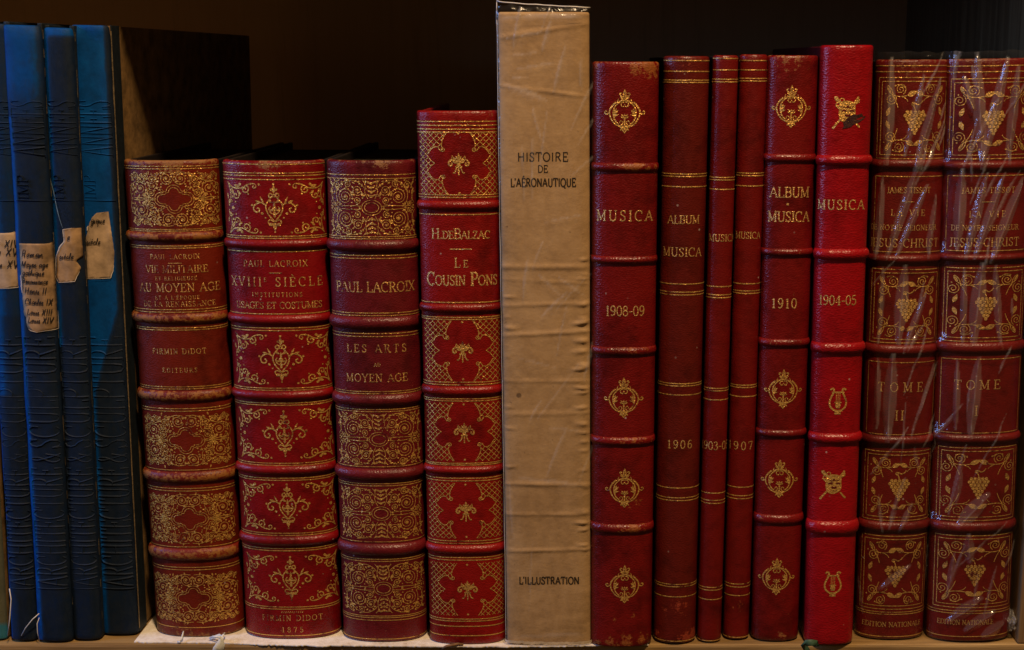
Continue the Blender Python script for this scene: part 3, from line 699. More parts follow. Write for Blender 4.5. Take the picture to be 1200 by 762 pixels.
def orn_scrolls(hw, hh, seed=5):
    rnd = random.Random(seed)
    out = [ring(0, 0, 8.3, 1.1, 5.8), ring(0, 0, 11.6, .9, 8.8)]
    spots = [(31, 12.6, 9.4, 2.4), (16, 20, 6.2, 2.0), (17, 8.2, 4.6, 1.8), (42, 26, 4.2, 1.6), (44, 4, 3.4, 1.5), (28, 27, 4.0, 1.5)]
    h = []
    for i, (x, y, r, t) in enumerate(spots):
        h.append(spiral(x, y, r, t, 150 + 70 * i, 1 if i % 2 else -1, .95)); h.append(dot(x, y, r * .2))
    h += [('s', arc(24, 14, 18.5, 17.5, 150, -30, 18), 1.05), ('s', smooth([(4, 10), (8, 18), (6, 27), (10, 32)]), .9), ('s', smooth([(12, 1.5), (22, 2.5), (36, 1.5), (46, 1)]), .9), ('s', arc(36, 16, 14, 16, 80, -80, 12), .8),
          leaf(39, 20, 40, 8, 3), leaf(24, 30, 20, 8, 2.8), leaf(9, 12, 70, 8, 2.6), leaf(hw - 6, 14, 70, 9, 3), leaf(hw - 2, 30, 230, 8, 2.6), leaf(24, 18, 250, 6, 2.2), ('s', smooth([(hw - 2, 4), (hw - 7, 12), (hw - 3, 20), (hw - 8, 28)]), .8)]
    h = mir(h); out += h + [(i[0], [(x, -y) for x, y in i[1]], *i[2:]) for i in h]
    for y in (13, 18, 23, 28):
        for sg in (1, -1): out += [dot(0, y * sg, 1.7), leaf(1, y * sg, 30 * sg, 5, 2.2), leaf(-1, y * sg, 180 - 30 * sg, 5, 2.2)]
    seeds = []; tries = 0; pl = [(x, y, r * .9) for x, y, r, t in spots]
    while tries < 1200 and len(seeds) < 44:
        tries += 1; x, y = rnd.uniform(6, hw - .5), rnd.uniform(.5, hh - .5)
        if math.hypot(x / 12.5, y / 9.6) < 1 or any(math.hypot(x - a, y - b) < r for a, b, r in pl) or any(math.hypot(x - a, y - b) < 2.8 for a, b in seeds): continue
        seeds.append((x, y))
    for x, y in seeds:
        g = dot(x, y, rnd.uniform(.7, 1.2)) if rnd.random() < .55 else leaf(x, y, rnd.uniform(0, 360), 4, 1.9)
        for m_ in ([g] + mir([g])[1:]): out += [m_, (m_[0], [(px, -py) for px, py in m_[1]], *m_[2:])]
    return out
def orn_grapes(hw, hh):
    """vine corners, leaves and a bunch of grapes"""
    fx, fy = hw / 36.0, hh / 37.0
    h = [spiral(-18 * fx, 29 * fy, 6.2, 1.9, -60, 1, .9), spiral(-29 * fx, 19 * fy, 6.6, 1.9, 60, -1, .9), ('s', smooth([(-26, 22), (-27, 30), (-33, 36), (-33, 30), (-26, 24), (-18, 23), (-10, 24)]), 1.0), ('s', smooth([(-26, 24), (-22, 17), (-20, 11)]), .9),
         ('s', smooth([(-16, 23), (-11, 21), (-9, 18)]), .8), leaf(-10, 24, 24, 12.5, 6), dot(-13, 33, 1.0), dot(-35, 26, .9), dot(-24, 34.5, 1), ('s', smooth([(-14, 33), (-18, 36), (-24, 35)]), .8), leaf(-33, 2.5, 68, 10.5, 5), leaf(-33, 34, -60, 9, 3)]
    h = [(i[0], [(x * (fx if k >= 0 else 1), y * fy) for x, y in i[1]], *i[2:]) for k, i in enumerate(h)]
    a = mir(h); out = a + [(i[0], [(x, -y) for x, y in i[1]], *i[2:]) for i in a]
    rows = [(8, [-9, -4.6, 0, 4.6, 9]), (4.2, [-11.2, -6.8, -2.3, 2.3, 6.8, 11.2]), (.2, [-9, -4.6, 0, 4.6, 9]), (-3.8, [-6.6, -2.2, 2.2, 6.6]), (-7.8, [-4.4, 0, 4.4]), (-11.8, [-2.2, 2.2]), (-15.6, [0])]
    for y, xs in rows:
        for x in xs: out.append(dot(x, y - 1, 2.0, 2.25))
    out += [('s', smooth([(0, 8), (-1, 13), (-4, 16), (-1, 18), (2, 15), (6, 17), (8, 20)]), 1.2), ring(-3, 16, 1.8, .7)]
    for k in (-1, 1): out.append(('D', [(k * 3, 5), (k * 3.6, 2)], .5))
    return out

# ================================================================== THE RED BOOKS
def red_book(b, lm, edge=.5, spots=(), board=M_BLACKB, disp=None, er=.004):
    return b.build(lm, board, M_PAGE, blobs(b, spots, edge, er), disp)

BX = {}
# --- brown-red volume with dense gilt panels
b = Book('book', 'brown-red leather book with dense gilt panels and rubbed tan bands, lettered VIE MILITAIRE', 185.5, 287.5, 747, 188.5, .0150, 2.2, .175, 147, 256)
red_book(b, L1L, .75, [(200, 189, 26, .8), (250, 190, 14, .6), (170, 190, 20, .5), (258, 240, 8, .6), (210, 744, 60, .45)], er=.0045)
def wl1(a, t): return .44 + .34 * mn.noise(Vector((a * 60, 2.2, b.smax))) + .16 * (1 - t * t) - (.45 * max(0, a / b.smax - .35))
for y0, y1 in ((272, 283.5), (367.5, 379.5), (458, 471), (553, 566), (643, 657.5)): b.band(y0, y1, BANDW, .0021, wfun=wl1)
it = [b.rule(y, .00045) for y in (195, 198, 269, 271, 288.5, 291, 363, 366, 384.5, 387, 453.5, 456, 479, 482, 551, 572.5, 575.5, 641, 665, 668, 735.5)]
for c0, hh in ((233.5, 34), (516.5, 33.5), (608.5, 33), (701.5, 33)):
    cx = 202 + (c0 - 233) * (226 - 202) / (701 - 233) + (0 if c0 < 300 else -1)
    it += thin(b.place(orn_dense(56, hh - 1.5, 3), cx + 2, c0, K), .78)
for y in (278, 374, 466, 561, 652):      # beaded line along each band
    a1 = b.smax * .9; z = b.z(y)
b.lay('gold_tooling', it, M_GOLDO)
it = b.text('PAUL LACROIX', 205, 301, 58, 5.2) + b.text('VIE MILITAIRE', 207.5, 315.6, 73, 8.2) + b.text('ET RELIGIEUSE', 206.5, 326.5, 49, 4.2) + b.text('AU MOYEN AGE', 211, 337.3, 94, 9.6) \
   + b.text("ET A L'~EPOQUE", 208, 349, 52, 4.2) + b.text('DE LA RENAISSANCE', 211, 356.5, 84, 6) + b.text('FIRMIN DIDOT', 210.5, 412, 63, 6) + b.text('EDITEURS', 211, 434, 41, 5)
a, z = b.sz(205, 308.6); it.append(('s', [(a - .0036, z), (a + .0036, z)], .0004))
b.lay('gold_lettering', it, M_GOLDW); BX['l1'] = b

# --- crimson volume
b = Book('book', 'crimson leather book with gilt corner scrolls lettered XVIIIe SIECLE', 290, 400.5, 749.5, 189, .0145, 2.3, .175, 259.5, 383)
red_book(b, L2L, .42, [(312, 190, 16, .85), (330, 190, 14, .5), (380, 190, 10, .6), (345, 747, 70, .3)], er=.003)
for y0, y1 in ((281, 292), (369.5, 380.5), (458.5, 469), (546, 556.5), (628.5, 640)): b.band(y0, y1, L2L, .0021, .14)
it = [b.rule(y, .0005) for y in (192.5, 203, 206, 210.5, 277, 279.5, 295, 368, 384.5, 387.5, 455, 457.5, 472.5, 475, 543, 545.5, 560.5, 563, 625, 627.5, 643, 645.5, 711.5, 714, 745)]
for c0, hh in ((244.5, 31), (421.5, 32), (509, 32.5), (594, 31), (678.5, 31.5)):
    cx = 321.5 + (c0 - 244.5) * (341 - 321.5) / 434
    it += b.place(orn_candelabra(), cx, c0, K) + b.place(orn_corner(61, hh), cx + 1, c0, K)
b.lay('gold_tooling', it, M_GOLDO)
it = b.text('PAUL LACROIX', 323, 309, 75, 7) + b.text('XVIII^e SI`ECLE', 325, 330.5, 106, 10.4) + b.text('INSTITUTIONS', 325, 345.5, 59, 5) + b.text('USAGES ET COSTUMES', 327.5, 358, 100, 7.6) \
   + b.text('FIRMIN DIDOT', 343, 724.5, 71, 6.2) + b.text('1875', 343, 738, 25, 6)
a, z = b.sz(323, 320); it.append(('s', [(a - .0036, z), (a + .0036, z)], .0005))
a, z = b.sz(342, 717.5); it += [('s', [(a - .006 + i * .0012, z - .0005), (a - .0055 + i * .0012, z + .0006)], .0004) for i in range(11)]
b.lay('gold_lettering', it, M_GOLDW); BX['l2'] = b

# --- plum volume
b = Book('book', 'plum-red leather book with dense gilt scroll panels lettered LES ARTS AU MOYEN AGE', 403.5, 500.5, 753, 188.5, .0140, 2.3, .175, 383.5, 487.5)
red_book(b, L3L, .45, [(445, 189, 14, .8), (470, 189, 10, .5), (452, 751, 60, .3)], er=.003)
for y0, y1 in ((281.5, 295), (371.5, 386), (462.5, 476), (549.5, 563), (637.5, 651.5)): b.band(y0, y1, L3L, .0024, .22)
it = [b.rule(y, .00045) for y in (205, 209.5, 277.5, 280, 299.5, 303, 367, 370, 391, 394.5, 459, 461.5, 480, 482.5, 547, 567, 569.5, 635, 655.5, 658, 722, 724, 727, 749)]
for c0, hh in ((243.5, 33.5), (515, 33), (602, 33), (690, 32.5)):
    cx = 435.5 + (c0 - 243.5) * (449.5 - 435.5) / 446.5
    it += thin(b.place(orn_scrolls(54, hh - 1, 5), cx, c0, K), .78)
b.lay('gold_tooling', it, M_GOLDO)
it = b.text('PAUL LACROIX', 440, 336.6, 91, 11.4) + b.text('LES ARTS', 441.5, 408.5, 70, 9) + b.text('AU', 442, 427.5, 8, 4.2) + b.text('MOYEN AGE', 442, 443, 72, 9)
b.lay('gold_lettering', it, M_GOLDW); BX['l3'] = b

# --- scarlet volume with lattice panels
b = Book('book', 'scarlet leather book with gilt lattice panels lettered H. DE BALZAC, against the beige book', 504.5, 592.5, 755.5, 130, .0105, 2.6, .15, 488.5, 584)
red_book(b, BL, .30, [(575, 131, 14, .5), (560, 750, 30, .35), (535, 750, 20, .3)], board=leather('scarlet_board', (.25, .006, .006), seed=12.0), er=.0025)
for y0, y1 in ((235.5, 246.5), (356.5, 366.5), (453, 464), (546.5, 556), (639, 649.5)): b.band(y0, y1, BL, .0019, .08)
it = [b.rule(y, .00055) for y in (142.5, 147, 151.5, 155, 228.5, 231.5, 251.5, 354.5, 372, 374.5, 448, 451, 467.5, 470, 543, 545, 560.5, 563.5, 634, 637, 653.5, 656.5, 725.5, 728, 734, 745)]
for c0, hh in ((191.5, 36.2), (411.2, 36.3), (506.5, 36), (598.7, 35), (691, 34.2)):
    cx = 537.5 + (c0 - 191.5) * (548 - 537.5) / 499.5
    it += b.place(orn_lattice(47, hh), cx, c0, K) + b.place(orn_lily(), cx, c0 + .5, K)
b.lay('gold_tooling', it, M_GOLDO)
it = b.text('H.deBalzac', 540, 274, 69, 11.6, 1.1) + b.text('Le', 540.5, 308, 16.5, 10.6, 1.1) + b.text('Cousin Pons', 541.5, 327, 82, 15, 1.15)
a, z = b.sz(540, 292); it.append(('s', [(a - .006, z), (a + .006, z)], .0006))
b.lay('gold_lettering', it, M_GOLDL); BX['ba'] = b

# --- the MUSICA volumes
GM = 'dark red leather bound yearbooks lettered MUSICA'
W = orn_wreath()
b = Book('book', 'wide dark red book dated 1908-09 with gilt wreaths and chipped head', 691.5, 763, 759.5, 72.5, .0105, 2.5, .2, 688.5, 778, group=GM)
red_book(b, M1L, .42, [(700, 75, 10, .75), (745, 78, 14, .85), (762, 78, 16, .95), (775, 74, 14, .9), (755, 84, 12, .55), (757, 92, 7, .4), (692, 84, 9, .7), (745, 590, 10, .52), (738, 594, 10, .5), (752, 588, 8, .5), (722, 726, 8, .5), (740, 724, 9, .55), (714, 752, 10, .85), (735, 752, 13, .8), (752, 748, 12, .7), (700, 754, 9, .8), (725, 757, 10, .6)], er=.003)
for (y0, y1), wk in (((191, 201.5), .66), ((300.5, 309.5), .3), ((407, 417), .5), ((512.5, 522.5), .6), ((614.5, 625.5), .56)):
    def wf(a, t, wk=wk, bb=b): return (wk + .3 * mn.noise(Vector((a * 90, y0, 1)))) * max(0.0, 1 - abs(a - .006) / .022) + .04
    b.band(y0, y1, M1L, .0017, ends=5, wfun=wf)
it = []
for cx, cy in ((732, 131), (731, 466.5), (732, 572.5), (732, 685)): it += b.place(W, cx, cy, K * 1.02)
b.lay('gold_tooling', it, M_GOLD, md=M_DARKIN)
b.lay('gold_lettering', b.text('MUSICA', 732, 253, 65, 12, 1.0) + b.text('1908-09', 732.5, 364.5, 46, 11.5, 1.0), M_GOLDL); BX['m1'] = b

def slim(label, x0, x1, bot, top, lt, rt, rules, texts, spots, lm, sag, p=2.5):
    b = Book('book', label, x0, x1, bot, top, sag, p, .2, lt, rt, group=GM)
    red_book(b, lm, .38, spots, er=.0025)
    b.lay('gold_tooling', [b.rule(y, .00055, .96) for y in rules], M_GOLD2)
    it = []
    for t in texts: it += b.text(*t)
    b.lay('gold_lettering', it, M_GOLDL); return b
BX['m2'] = slim('oxblood leather book with plain gilt fillets lettered ALBUM MUSICA and dated 1906', 765.5, 814.5, 755, 66, 777, 832, (71, 83.7, 94, 96.7, 204, 207, 219, 333, 342.5, 345.7, 449.8, 452.5, 463, 572, 583.5, 586.7, 685, 687.7, 699.5, 751.5),
     [('ALBUM', 801, 257.5, 37, 9.4), ('MUSICA', 799.5, 295.6, 44, 10, 1.0), ('1906', 796.5, 521, 29, 9.5)],
     [(800, 700, 10, .5), (795, 710, 16, .62), (780, 716, 9, .5), (805, 748, 16, .85), (812, 742, 10, .9), (770, 742, 8, .7), (788, 232, 7, .42), (800, 482, 5, .55), (818, 365, 6, .42), (800, 66, 30, .5)], M2L, .0095, 2.1)
BX['m3'] = slim('narrowest dark red leather book lettered MUSICA, between the ones dated 1906 and 1907', 817, 844.5, 753, 65, 834.5, 866, (68.5, 82, 93, 96, 208, 211, 222, 336, 345.7, 349, 455.3, 458.2, 468.7, 578, 586.5, 590, 688.5, 691.7, 702.7, 751),
     [('MUSICA', 846, 279, 29.5, 8, .95), ('1903-05', 837, 522.5, 30, 9.5)], [(850, 66, 22, .4)], M3L, .0058, 2.1)
BX['m4'] = slim('narrow dark red leather book lettered MUSICA and dated 1907', 847, 877, 750, 64, 867.5, 898.5, (71, 82, 92, 95, 203, 206, 218, 332.6, 341, 344, 451.5, 454.2, 464.8, 571, 581, 584.5, 684.5, 688, 698, 747),
     [('MUSICA', 876.5, 276, 28, 7.6, .95), ('1907', 868, 522.5, 27, 9.5)], [(868, 505, 7, .5), (885, 72, 12, .45), (866, 710, 14, .45)], M3L, .0060, 2.1)

b = Book('book', 'maroon leather book with gilt wreaths lettered ALBUM MUSICA and dated 1910', 879.5, 934.5, 752, 65, .0088, 2.4, .2, 899, 958, group=GM)
red_book(b, M5L, .5, [(925, 66, 30, .6), (922, 82, 8, .45), (917, 744, 8, .75), (928, 343, 6, .4), (920, 710, 16, .32)], er=.0028)
for y0, y1 in ((180.5, 190.5), (291.5, 300.5), (397.5, 407), (504, 513), (603.5, 615)): b.band(y0, y1, M5L, .0016, .28, ends=6)
it = []
for cx, cy in ((927.5, 125.5), (918, 456.5), (913.5, 561.5), (910, 676)): it += b.place(W, cx, cy, K * 1.0)
b.lay('gold_tooling', it, M_GOLD, md=M_DARKIN)
it = b.text('ALBUM', 925, 225.5, 46, 11.6, 1.05) + b.text('MUSICA', 924, 254, 48, 11.6, 1.05) + b.text('1910', 919, 355.6, 30, 11, 1.15)
a, z = b.sz(923, 239.5); it.append(('f', arc(a, z, .0007, .0007, 0, 324, 9)))
b.lay('gold_lettering', it, M_GOLDL); BX['m5'] = b

b = Book('book', 'bright red grained book dated 1904-05 with gilt masks and lyres', 941.5, 998, 757, 53, .0090, 2.5, .2, 961, 1023, group=GM)
red_book(b, M6L, .25, [(985, 706, 6, .4)], board=leather('shaded_red_board', (.10, .004, .006), seed=14.0), er=.002)  # board colour darkened to carry the shadow behind the spine
for y0, y1 in ((182, 194.5), (292, 305), (402, 415), (508, 520), (611, 627)): b.band(y0, y1, M6L, .0022, .05, ends=8)
it = []
for cx, cy in ((993, 131), (977, 567.5)): it += b.place(orn_mask(), cx, cy, K * .96)
for cx, cy in ((982, 468.7), (976, 683)): it += b.place(orn_lyre(), cx, cy, K * .98)
b.lay('gold_tooling', it, M_GOLD, md=M_DARKIN)
b.lay('gold_lettering', b.text('MUSICA', 985.5, 240, 54, 11, 1.05) + b.text('1904-05', 981.5, 352, 44, 11, 1.05), M_GOLDL)
a0, z0 = b.sz(1000, 141); rr = random.Random(4); ch = []
for i in range(26):
    t = i / 26 * 2 * math.pi; c_, s_ = math.cos(t) * .0068, math.sin(t) * .0024; r_ = 1 + rr.uniform(-.22, .22)
    ch.append((a0 + (c_ * .9 - s_ * .45) * r_, z0 + (c_ * .45 + s_ * .9) * r_))
b.lay('surface_tear', [('f', ch)], plain('torn_leather_core', (.055, .018, .012), .95, .6, 700, .8, .001), .00022); BX['m6'] = b

# --- the two wrapped volumes
M_FILM = film_mat('clear_film')
def film(b, folds, seed, up=.0042, name='clear_wrapper', flat=False, offs=.0009, mat=None, jitter=.0013, res=.0008):
    """crumpled clear film wrapped round the spine; folds: (px, py, px, py, height mm, half-width mm)"""
    F = []
    for x0, y0, x1, y1, h, wd in folds:
        F.append((b.sz(x0, y0), b.sz(x1, y1), h * .0013, wd * .00095))
    if len(folds) > 10:
        rf = random.Random(int(seed * 10))
        for i in range(24):                    # fine secondary creases
            a_, z_ = rf.uniform(-.9, .9) * b.smax, rf.uniform(.02, .98) * b.H; ln = rf.uniform(.010, .042); an = R(rf.gauss(72, 16))
            F.append(((a_, z_), (a_ + math.cos(an) * ln, z_ + math.sin(an) * ln), rf.uniform(.0004, .0010), rf.uniform(.0006, .0016)))
    bm = bmesh.new(); g = []; vals = []
    nz = int((b.H + up) / res); na = int(2 * b.smax / (res * .75))
    for j in range(nz + 1):
        z = .0004 + (b.H + up - .0004) * j / nz; row = []; lift = 0.0
        for zb0, zb1 in getattr(b, 'bandz', ()):
            d = abs(z - (zb0 + zb1) / 2) - (zb1 - zb0) / 2 * .6
            if d < .008: k_ = 1 - max(0, d) / .008; lift = max(lift, .0021 * k_ * k_ * (3 - 2 * k_))
        for i in range(na + 1):
            a = (-1 + 2 * i / na) * b.smax * .985; o = offs + lift; cr = 0.0
            o += jitter * (mn.noise(Vector((a * 75, z * 22, seed))) + .5 * mn.noise(Vector((a * 190 + z * 40, z * 50, seed + 4))))
            for (A, B, h, wd) in F:
                dx, dz = B[0] - A[0], B[1] - A[1]; L = dx * dx + dz * dz; t = ((a - A[0]) * dx + (z - A[1]) * dz) / L
                if -.03 < t < 1.03:
                    px, pz = A[0] + dx * t, A[1] + dz * t; side = (a - px) * dz - (z - pz) * dx
                    d = math.hypot(a - px, z - pz) * (1 if side > 0 else -1)
                    ww = wd * (.35 + .65 * math.sin(math.pi * min(1, max(0, t))))
                    e = abs(d) / ww
                    if e < 1:
                        o += h * (1 - e) * min(1, (t + .03) * 12, (1.03 - t) * 12)
                        cr = max(cr, (1 - e) ** 8 * .9, (.40 if side < 0 else .22) * min(1, (1 - e) * 8))  # pale fold haze painted in place of window reflections, stronger on one facet
            top = max(0, (z - b.H) / up) if up else 0
            if top > 0:
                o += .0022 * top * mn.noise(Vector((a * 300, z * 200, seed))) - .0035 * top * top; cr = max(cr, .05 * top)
            row.append(bm.verts.new(b.pt(a, z + (.0011 * mn.noise(Vector((a * 150, 7, seed))) if j == nz else 0), max(.00045, o)))); vals.append(cr * (.75 + .75 * min(1, z / b.H)))  # painted glare grows stronger towards the head
        g.append(row)
    for j in range(nz):
        for i in range(na): bm.faces.new((g[j][i], g[j][i + 1], g[j + 1][i + 1], g[j + 1][i]))
    o = obj(name, bm, mat or M_FILM, b.root, True)
    at = o.data.attributes.new('crease_glare', 'FLOAT', 'POINT')
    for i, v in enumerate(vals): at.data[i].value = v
    return o
def tissot(label, x0, x1, bot, top, lt, rt, off, tome, folds, seed, frames):
    b = Book('book', label, x0, x1, bot, top, 0.0110, 2.2, .2, lt, rt, group='wine red volumes wrapped in clear film')
    red_book(b, TL, .55, [((lt + rt) / 2, top + 2, 40, .5)], er=.003)
    b.bandz = [(b.z(y1), b.z(y0)) for y0, y1 in frames['bands']]
    for y0, y1 in frames['bands']: b.band(y0, y1, TL, .0020, .25)
    it = [b.rule(y, .0005) for y in frames['rules']]
    for y0, y1, pic in frames['panels']:
        c0 = (y0 + y1) / 2; cx = frames['cx'](c0); z1, z0 = b.z(y0), b.z(y1); am = b.smax * .80
        for k in ((0, 1) if pic else (0,)):
            d = k * .0020; e = am - d
            it.append(('s', [(-e, z0 + d), (e, z0 + d), (e, z1 - d), (-e, z1 - d), (-e, z0 + d)], .00045))
        if pic:
            hw = (am - .0036) / K; hh = (z1 - z0) / 2 / K - 6.5
            it += xf(orn_grapes(hw, hh), 0, (z0 + z1) / 2, K)
    b.lay('gold_tooling', it, M_GOLD2, md=M_DARKIN)
    it = []
    for t in tome: it += b.text(*t)
    a, z = b.sz(*off); it.append(('s', [(a - .0034, z), (a + .0034, z)], .0004))
    b.lay('gold_lettering', it, M_GOLDL)
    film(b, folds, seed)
    return b
BX['t2'] = tissot('wine red book in crinkled clear film lettered TOME II', 1001.5, 1080.5, 750, 70, 1025.5, 1113.5, (1064, 236.7),
   [('JAMES TISSOT', 1065, 223, 51, 6.6), ('LA VIE', 1064, 249.6, 40, 7), ('DE NOTRE-SEIGNEUR', 1059, 267, 76, 6), ('JESUS-CHRIST', 1059.5, 285, 79, 9.6), ('TOME', 1055, 454, 53, 10.5), ('II', 1054, 487, 11, 11), ('EDITION NATIONALE', 1044, 732, 68, 5.4)],
   [(1045, 70, 1040, 190, 1.6, 3.2), (1100, 95, 1070, 200, 1.4, 2.5), (1082, 90, 1060, 180, 1.2, 2.2), (1078, 185, 1040, 300, 1.5, 3.0), (1085, 218, 1050, 300, 1.5, 2.4), (1035, 210, 1028, 300, 1.2, 2.5), (1095, 230, 1085, 300, 1.0, 2.0), (1060, 312, 1052, 400, 1.5, 4.0), (1083, 345, 1058, 410, 1.3, 2.2), (1035, 315, 1030, 400, 1.0, 2.0), (1046, 415, 1040, 515, 1.2, 4.0), (1030, 420, 1028, 500, 1.0, 2.0), (1068, 590, 1052, 620, 1.2, 2.0), (1066, 662, 1030, 690, 1.5, 3.0), (1060, 20 + 540, 1045, 600, .7, 1.5)], 1.7,
   dict(bands=((187, 198.5), (299, 309), (404.5, 416.5), (511.5, 522.5), (612, 623.5)), rules=(77, 84, 717.5, 720, 746),
        panels=((91, 186, 1), (207, 295.5, 0), (316, 402, 1), (425, 509.5, 0), (529.5, 610, 1), (628.5, 714, 1)), cx=lambda y: 1065 - (y - 130) * .042))
BX['t1'] = tissot('wine red book in crinkled clear film lettered TOME I, beside the bookcase side', 1085, 1181, 753, 69.5, 1116.5, 1204.5, (1158, 236.7),
   [('JAMES TISSOT', 1158, 223, 63, 6.6), ('LA VIE', 1157, 251, 43, 7), ('DE NOTRE-SEIGNEUR', 1154, 267, 79, 6), ('JESUS-CHRIST', 1153, 284, 82, 9.6), ('TOME', 1145, 451, 55, 10.5), ('I', 1144, 481.5, 5, 11), ('EDITION NATIONALE', 1131, 729.5, 66, 5.4)],
   [(1145, 65, 1150, 195, 1.6, 3.5), (1180, 70, 1150, 190, 1.8, 3.5), (1192, 80, 1180, 190, 1.4, 3.0), (1130, 90, 1140, 130, 1.6, 2.5), (1128, 200, 1122, 290, 1.5, 3.5), (1155, 205, 1132, 300, 1.7, 3.0), (1175, 205, 1142, 300, 1.7, 3.0), (1196, 210, 1160, 305, 1.7, 3.5), (1150, 310, 1140, 400, 1.5, 4.5), (1165, 312, 1170, 400, 1.2, 2.5), (1130, 315, 1128, 400, 1.0, 2.0), (1146, 420, 1136, 510, 1.2, 4.0), (1122, 422, 1120, 500, 1.1, 2.0), (1158, 578, 1122, 615, 1.7, 5.0), (1126, 550, 1120, 590, 1.0, 2.0), (1134, 625, 1136, 660, 1.4, 3.5), (1118, 650, 1110, 700, 1.0, 2.2), (1150, 700, 1110, 728, 1.7, 4.5), (1165, 715, 1130, 738, 1.7, 4.0), (1175, 728, 1150, 745, 1.8, 4.0)], 6.3,
   dict(bands=((189, 200), (298, 307), (401.5, 414.5), (509.5, 520), (612.5, 624.5)), rules=(77, 84, 716, 719, 746),
        panels=((92, 186, 1), (206, 294, 0), (314, 400, 1), (421, 507.5, 0), (525, 610, 1), (628, 712, 1)), cx=lambda y: 1159 - (y - 130) * .045))
# ================================================================== THE BEIGE BOOK
def jacket_mat():
    s = NT('beige_jacket_paper'); v = s.coords()
    n = s.noise(v, 18, 5, .6); n2 = s.noise(s.coords((1, 1, 1.1)), 140, 5, .7)
    m = s.math('ADD', s.math('MULTIPLY', n, .55), s.math('MULTIPLY', n2, .45))
    c = s.ramp(m, [(.32, (.29, .18, .08)), (.5, (.44, .285, .135)), (.68, (.56, .38, .19))])
    sp = s.ramp(s.noise(s.coords(seed=4), 420, 3, .6), [(.27, (1, 1, 1)), (.31, (0, 0, 0))])
    c = s.mix(s.math('MULTIPLY', sp, .55), c, (.10, .06, .03))
    at = s.n('ShaderNodeAttribute', attribute_name='wear')
    st = s.ramp(s.math('ADD', at.outputs['Fac'], s.math('MULTIPLY', s.math('SUBTRACT', n2, .5), .9)), [(.45, (0, 0, 0)), (.62, (1, 1, 1))])
    c = s.mix(s.math('MULTIPLY', st, .75), c, (.07, .04, .02))
    s.l(c, s.p.inputs['Base Color']); s.p.inputs['Roughness'].default_value = .62; s.p.inputs['Specular IOR Level'].default_value = .3
    s.l(s.bump(s.noise(v, 420, 5, .7), .25, .0005, s.bump(s.noise(s.coords((1, 1, 1.5)), 55, 4, .6), .4, .0014)), s.p.inputs['Normal'])
    return s.m
M_JACK = jacket_mat()
M_INK = plain('brown_black_ink', (.025, .016, .010), .6, .3, 400)
b = Book('book', 'tall beige paper-covered book about aeronautics in a clear plastic sleeve', 594.5, 692, 756, 14, .0034, 3.6, .21, 585.5, 688.5)
rj = random.Random(8); FO = []
for i in range(34):
    py = 240 + i * 13.2 + rj.uniform(-3, 3)
    if 300 < py < 660: FO.append((b.z(py), rj.uniform(.0006, .0014), rj.uniform(.0008, .0018), rj.uniform(.45, .8), 1, rj.uniform(-.1, .1)))
for i in range(16):
    py = 330 + i * 18 + rj.uniform(-5, 5); FO.append((b.z(py), rj.uniform(.0003, .0008), rj.uniform(.0008, .0016), rj.uniform(.5, .8), -1, rj.uniform(-.1, .1)))
GF = [(b.z(py), h, wd, sl) for py, h, wd, sl in ((107, .00045, .0014, -.13), (36, .0005, .002, .16), (313, .0006, .0022, .0), (330, .0003, .0012, -.05), (357, .0005, .0016, .03), (391, .0007, .0018, .05), (447, .0004, .0014, .0), (568, .0006, .0016, -.02), (603, .0005, .0015, .0), (645, .0006, .0016, .03), (485, .0003, .002, .02))]
def jdisp(a, z):
    u = a / b.smax; o = .0004 * mn.noise(Vector((a * 40, z * 30, 3.3)))
    for zc, h, wd, st, sg, sl in FO:
        d = (z - zc - sl * a) / wd
        if abs(d) < 1:
            e = max(0, min(1, (u * sg - st) / .25)) * max(0, min(1, (.97 - abs(u)) / .16)); o += h * e * (1 - d * d)
    for zc, h, wd, sl in GF:
        d = (z - zc - sl * a) / wd
        if abs(d) < 1: o += 1.7 * h * (1 - abs(d)) * (.55 + .45 * mn.noise(Vector((a * 50, zc * 90, 1))))
    return o if abs(u) < .85 else o * max(.12, (1 - abs(u)) / .15)
b.build(M_JACK, M_JACK, M_PAGE, blobs(b, [(608, 463, 5, .9), (613, 462, 4, .5), (643, 640, 5, .45), (610, 352, 6, .4), (668, 272, 3, .7), (594, 266, 3, .8), (590, 62, 8, .4)], 0), jdisp, rows=420, cols=60)
it = b.text('HISTOIRE', 636, 184, 60, 10.2, .95, True) + b.text('DE', 636, 198, 12.5, 8.2, 1.0, True) + b.text("L'A~ERONAUTIQUE", 636.5, 214, 77, 9.6, 1.1, True) + b.text("L'ILLUSTRATION", 643.5, 680.5, 71, 8.4, 1.2, True)
b.lay('printed_lettering', it, M_INK, .00015, dispf=jdisp)
zb = .0016; rag = []
for i in range(60):
    u = -1 + 2 * i / 59; rag.append((u * b.smax * .99, zb + .0007 * mn.noise(Vector((u * 9, 2, 1))) + .0006 * max(0, -u)))
b.lay('torn_paper_edge', [('s', rag, .0016)], plain('torn_paper', (.62, .5, .34), .85, .25, 300), .0011)
M_FILM2 = film_mat('thin_sleeve_film', .2, (.98, .97, .96), .0, .05)
film(b, [(592, 100, 640, 118, .5, 2.5), (630, 320, 655, 345, .7, 1.2), (655, 325, 682, 345, .7, 1.2), (592, 22, 684, 20, .9, 2.2), (595, 45, 640, 38, .6, 1.2), (598, 66, 628, 62, .5, 1.0), (602, 82, 650, 74, .5, 1.0), (600, 92, 622, 90, .5, .8), (640, 260, 680, 252, .4, .9), (610, 420, 650, 430, .4, .9), (640, 500, 684, 505, .4, .9), (610, 560, 680, 568, .5, 2.0), (605, 745, 685, 742, .6, 1.6)], 9.1, .0032, 'plastic_sleeve', offs=.0016, mat=M_FILM2, jitter=.0003, res=.0012)
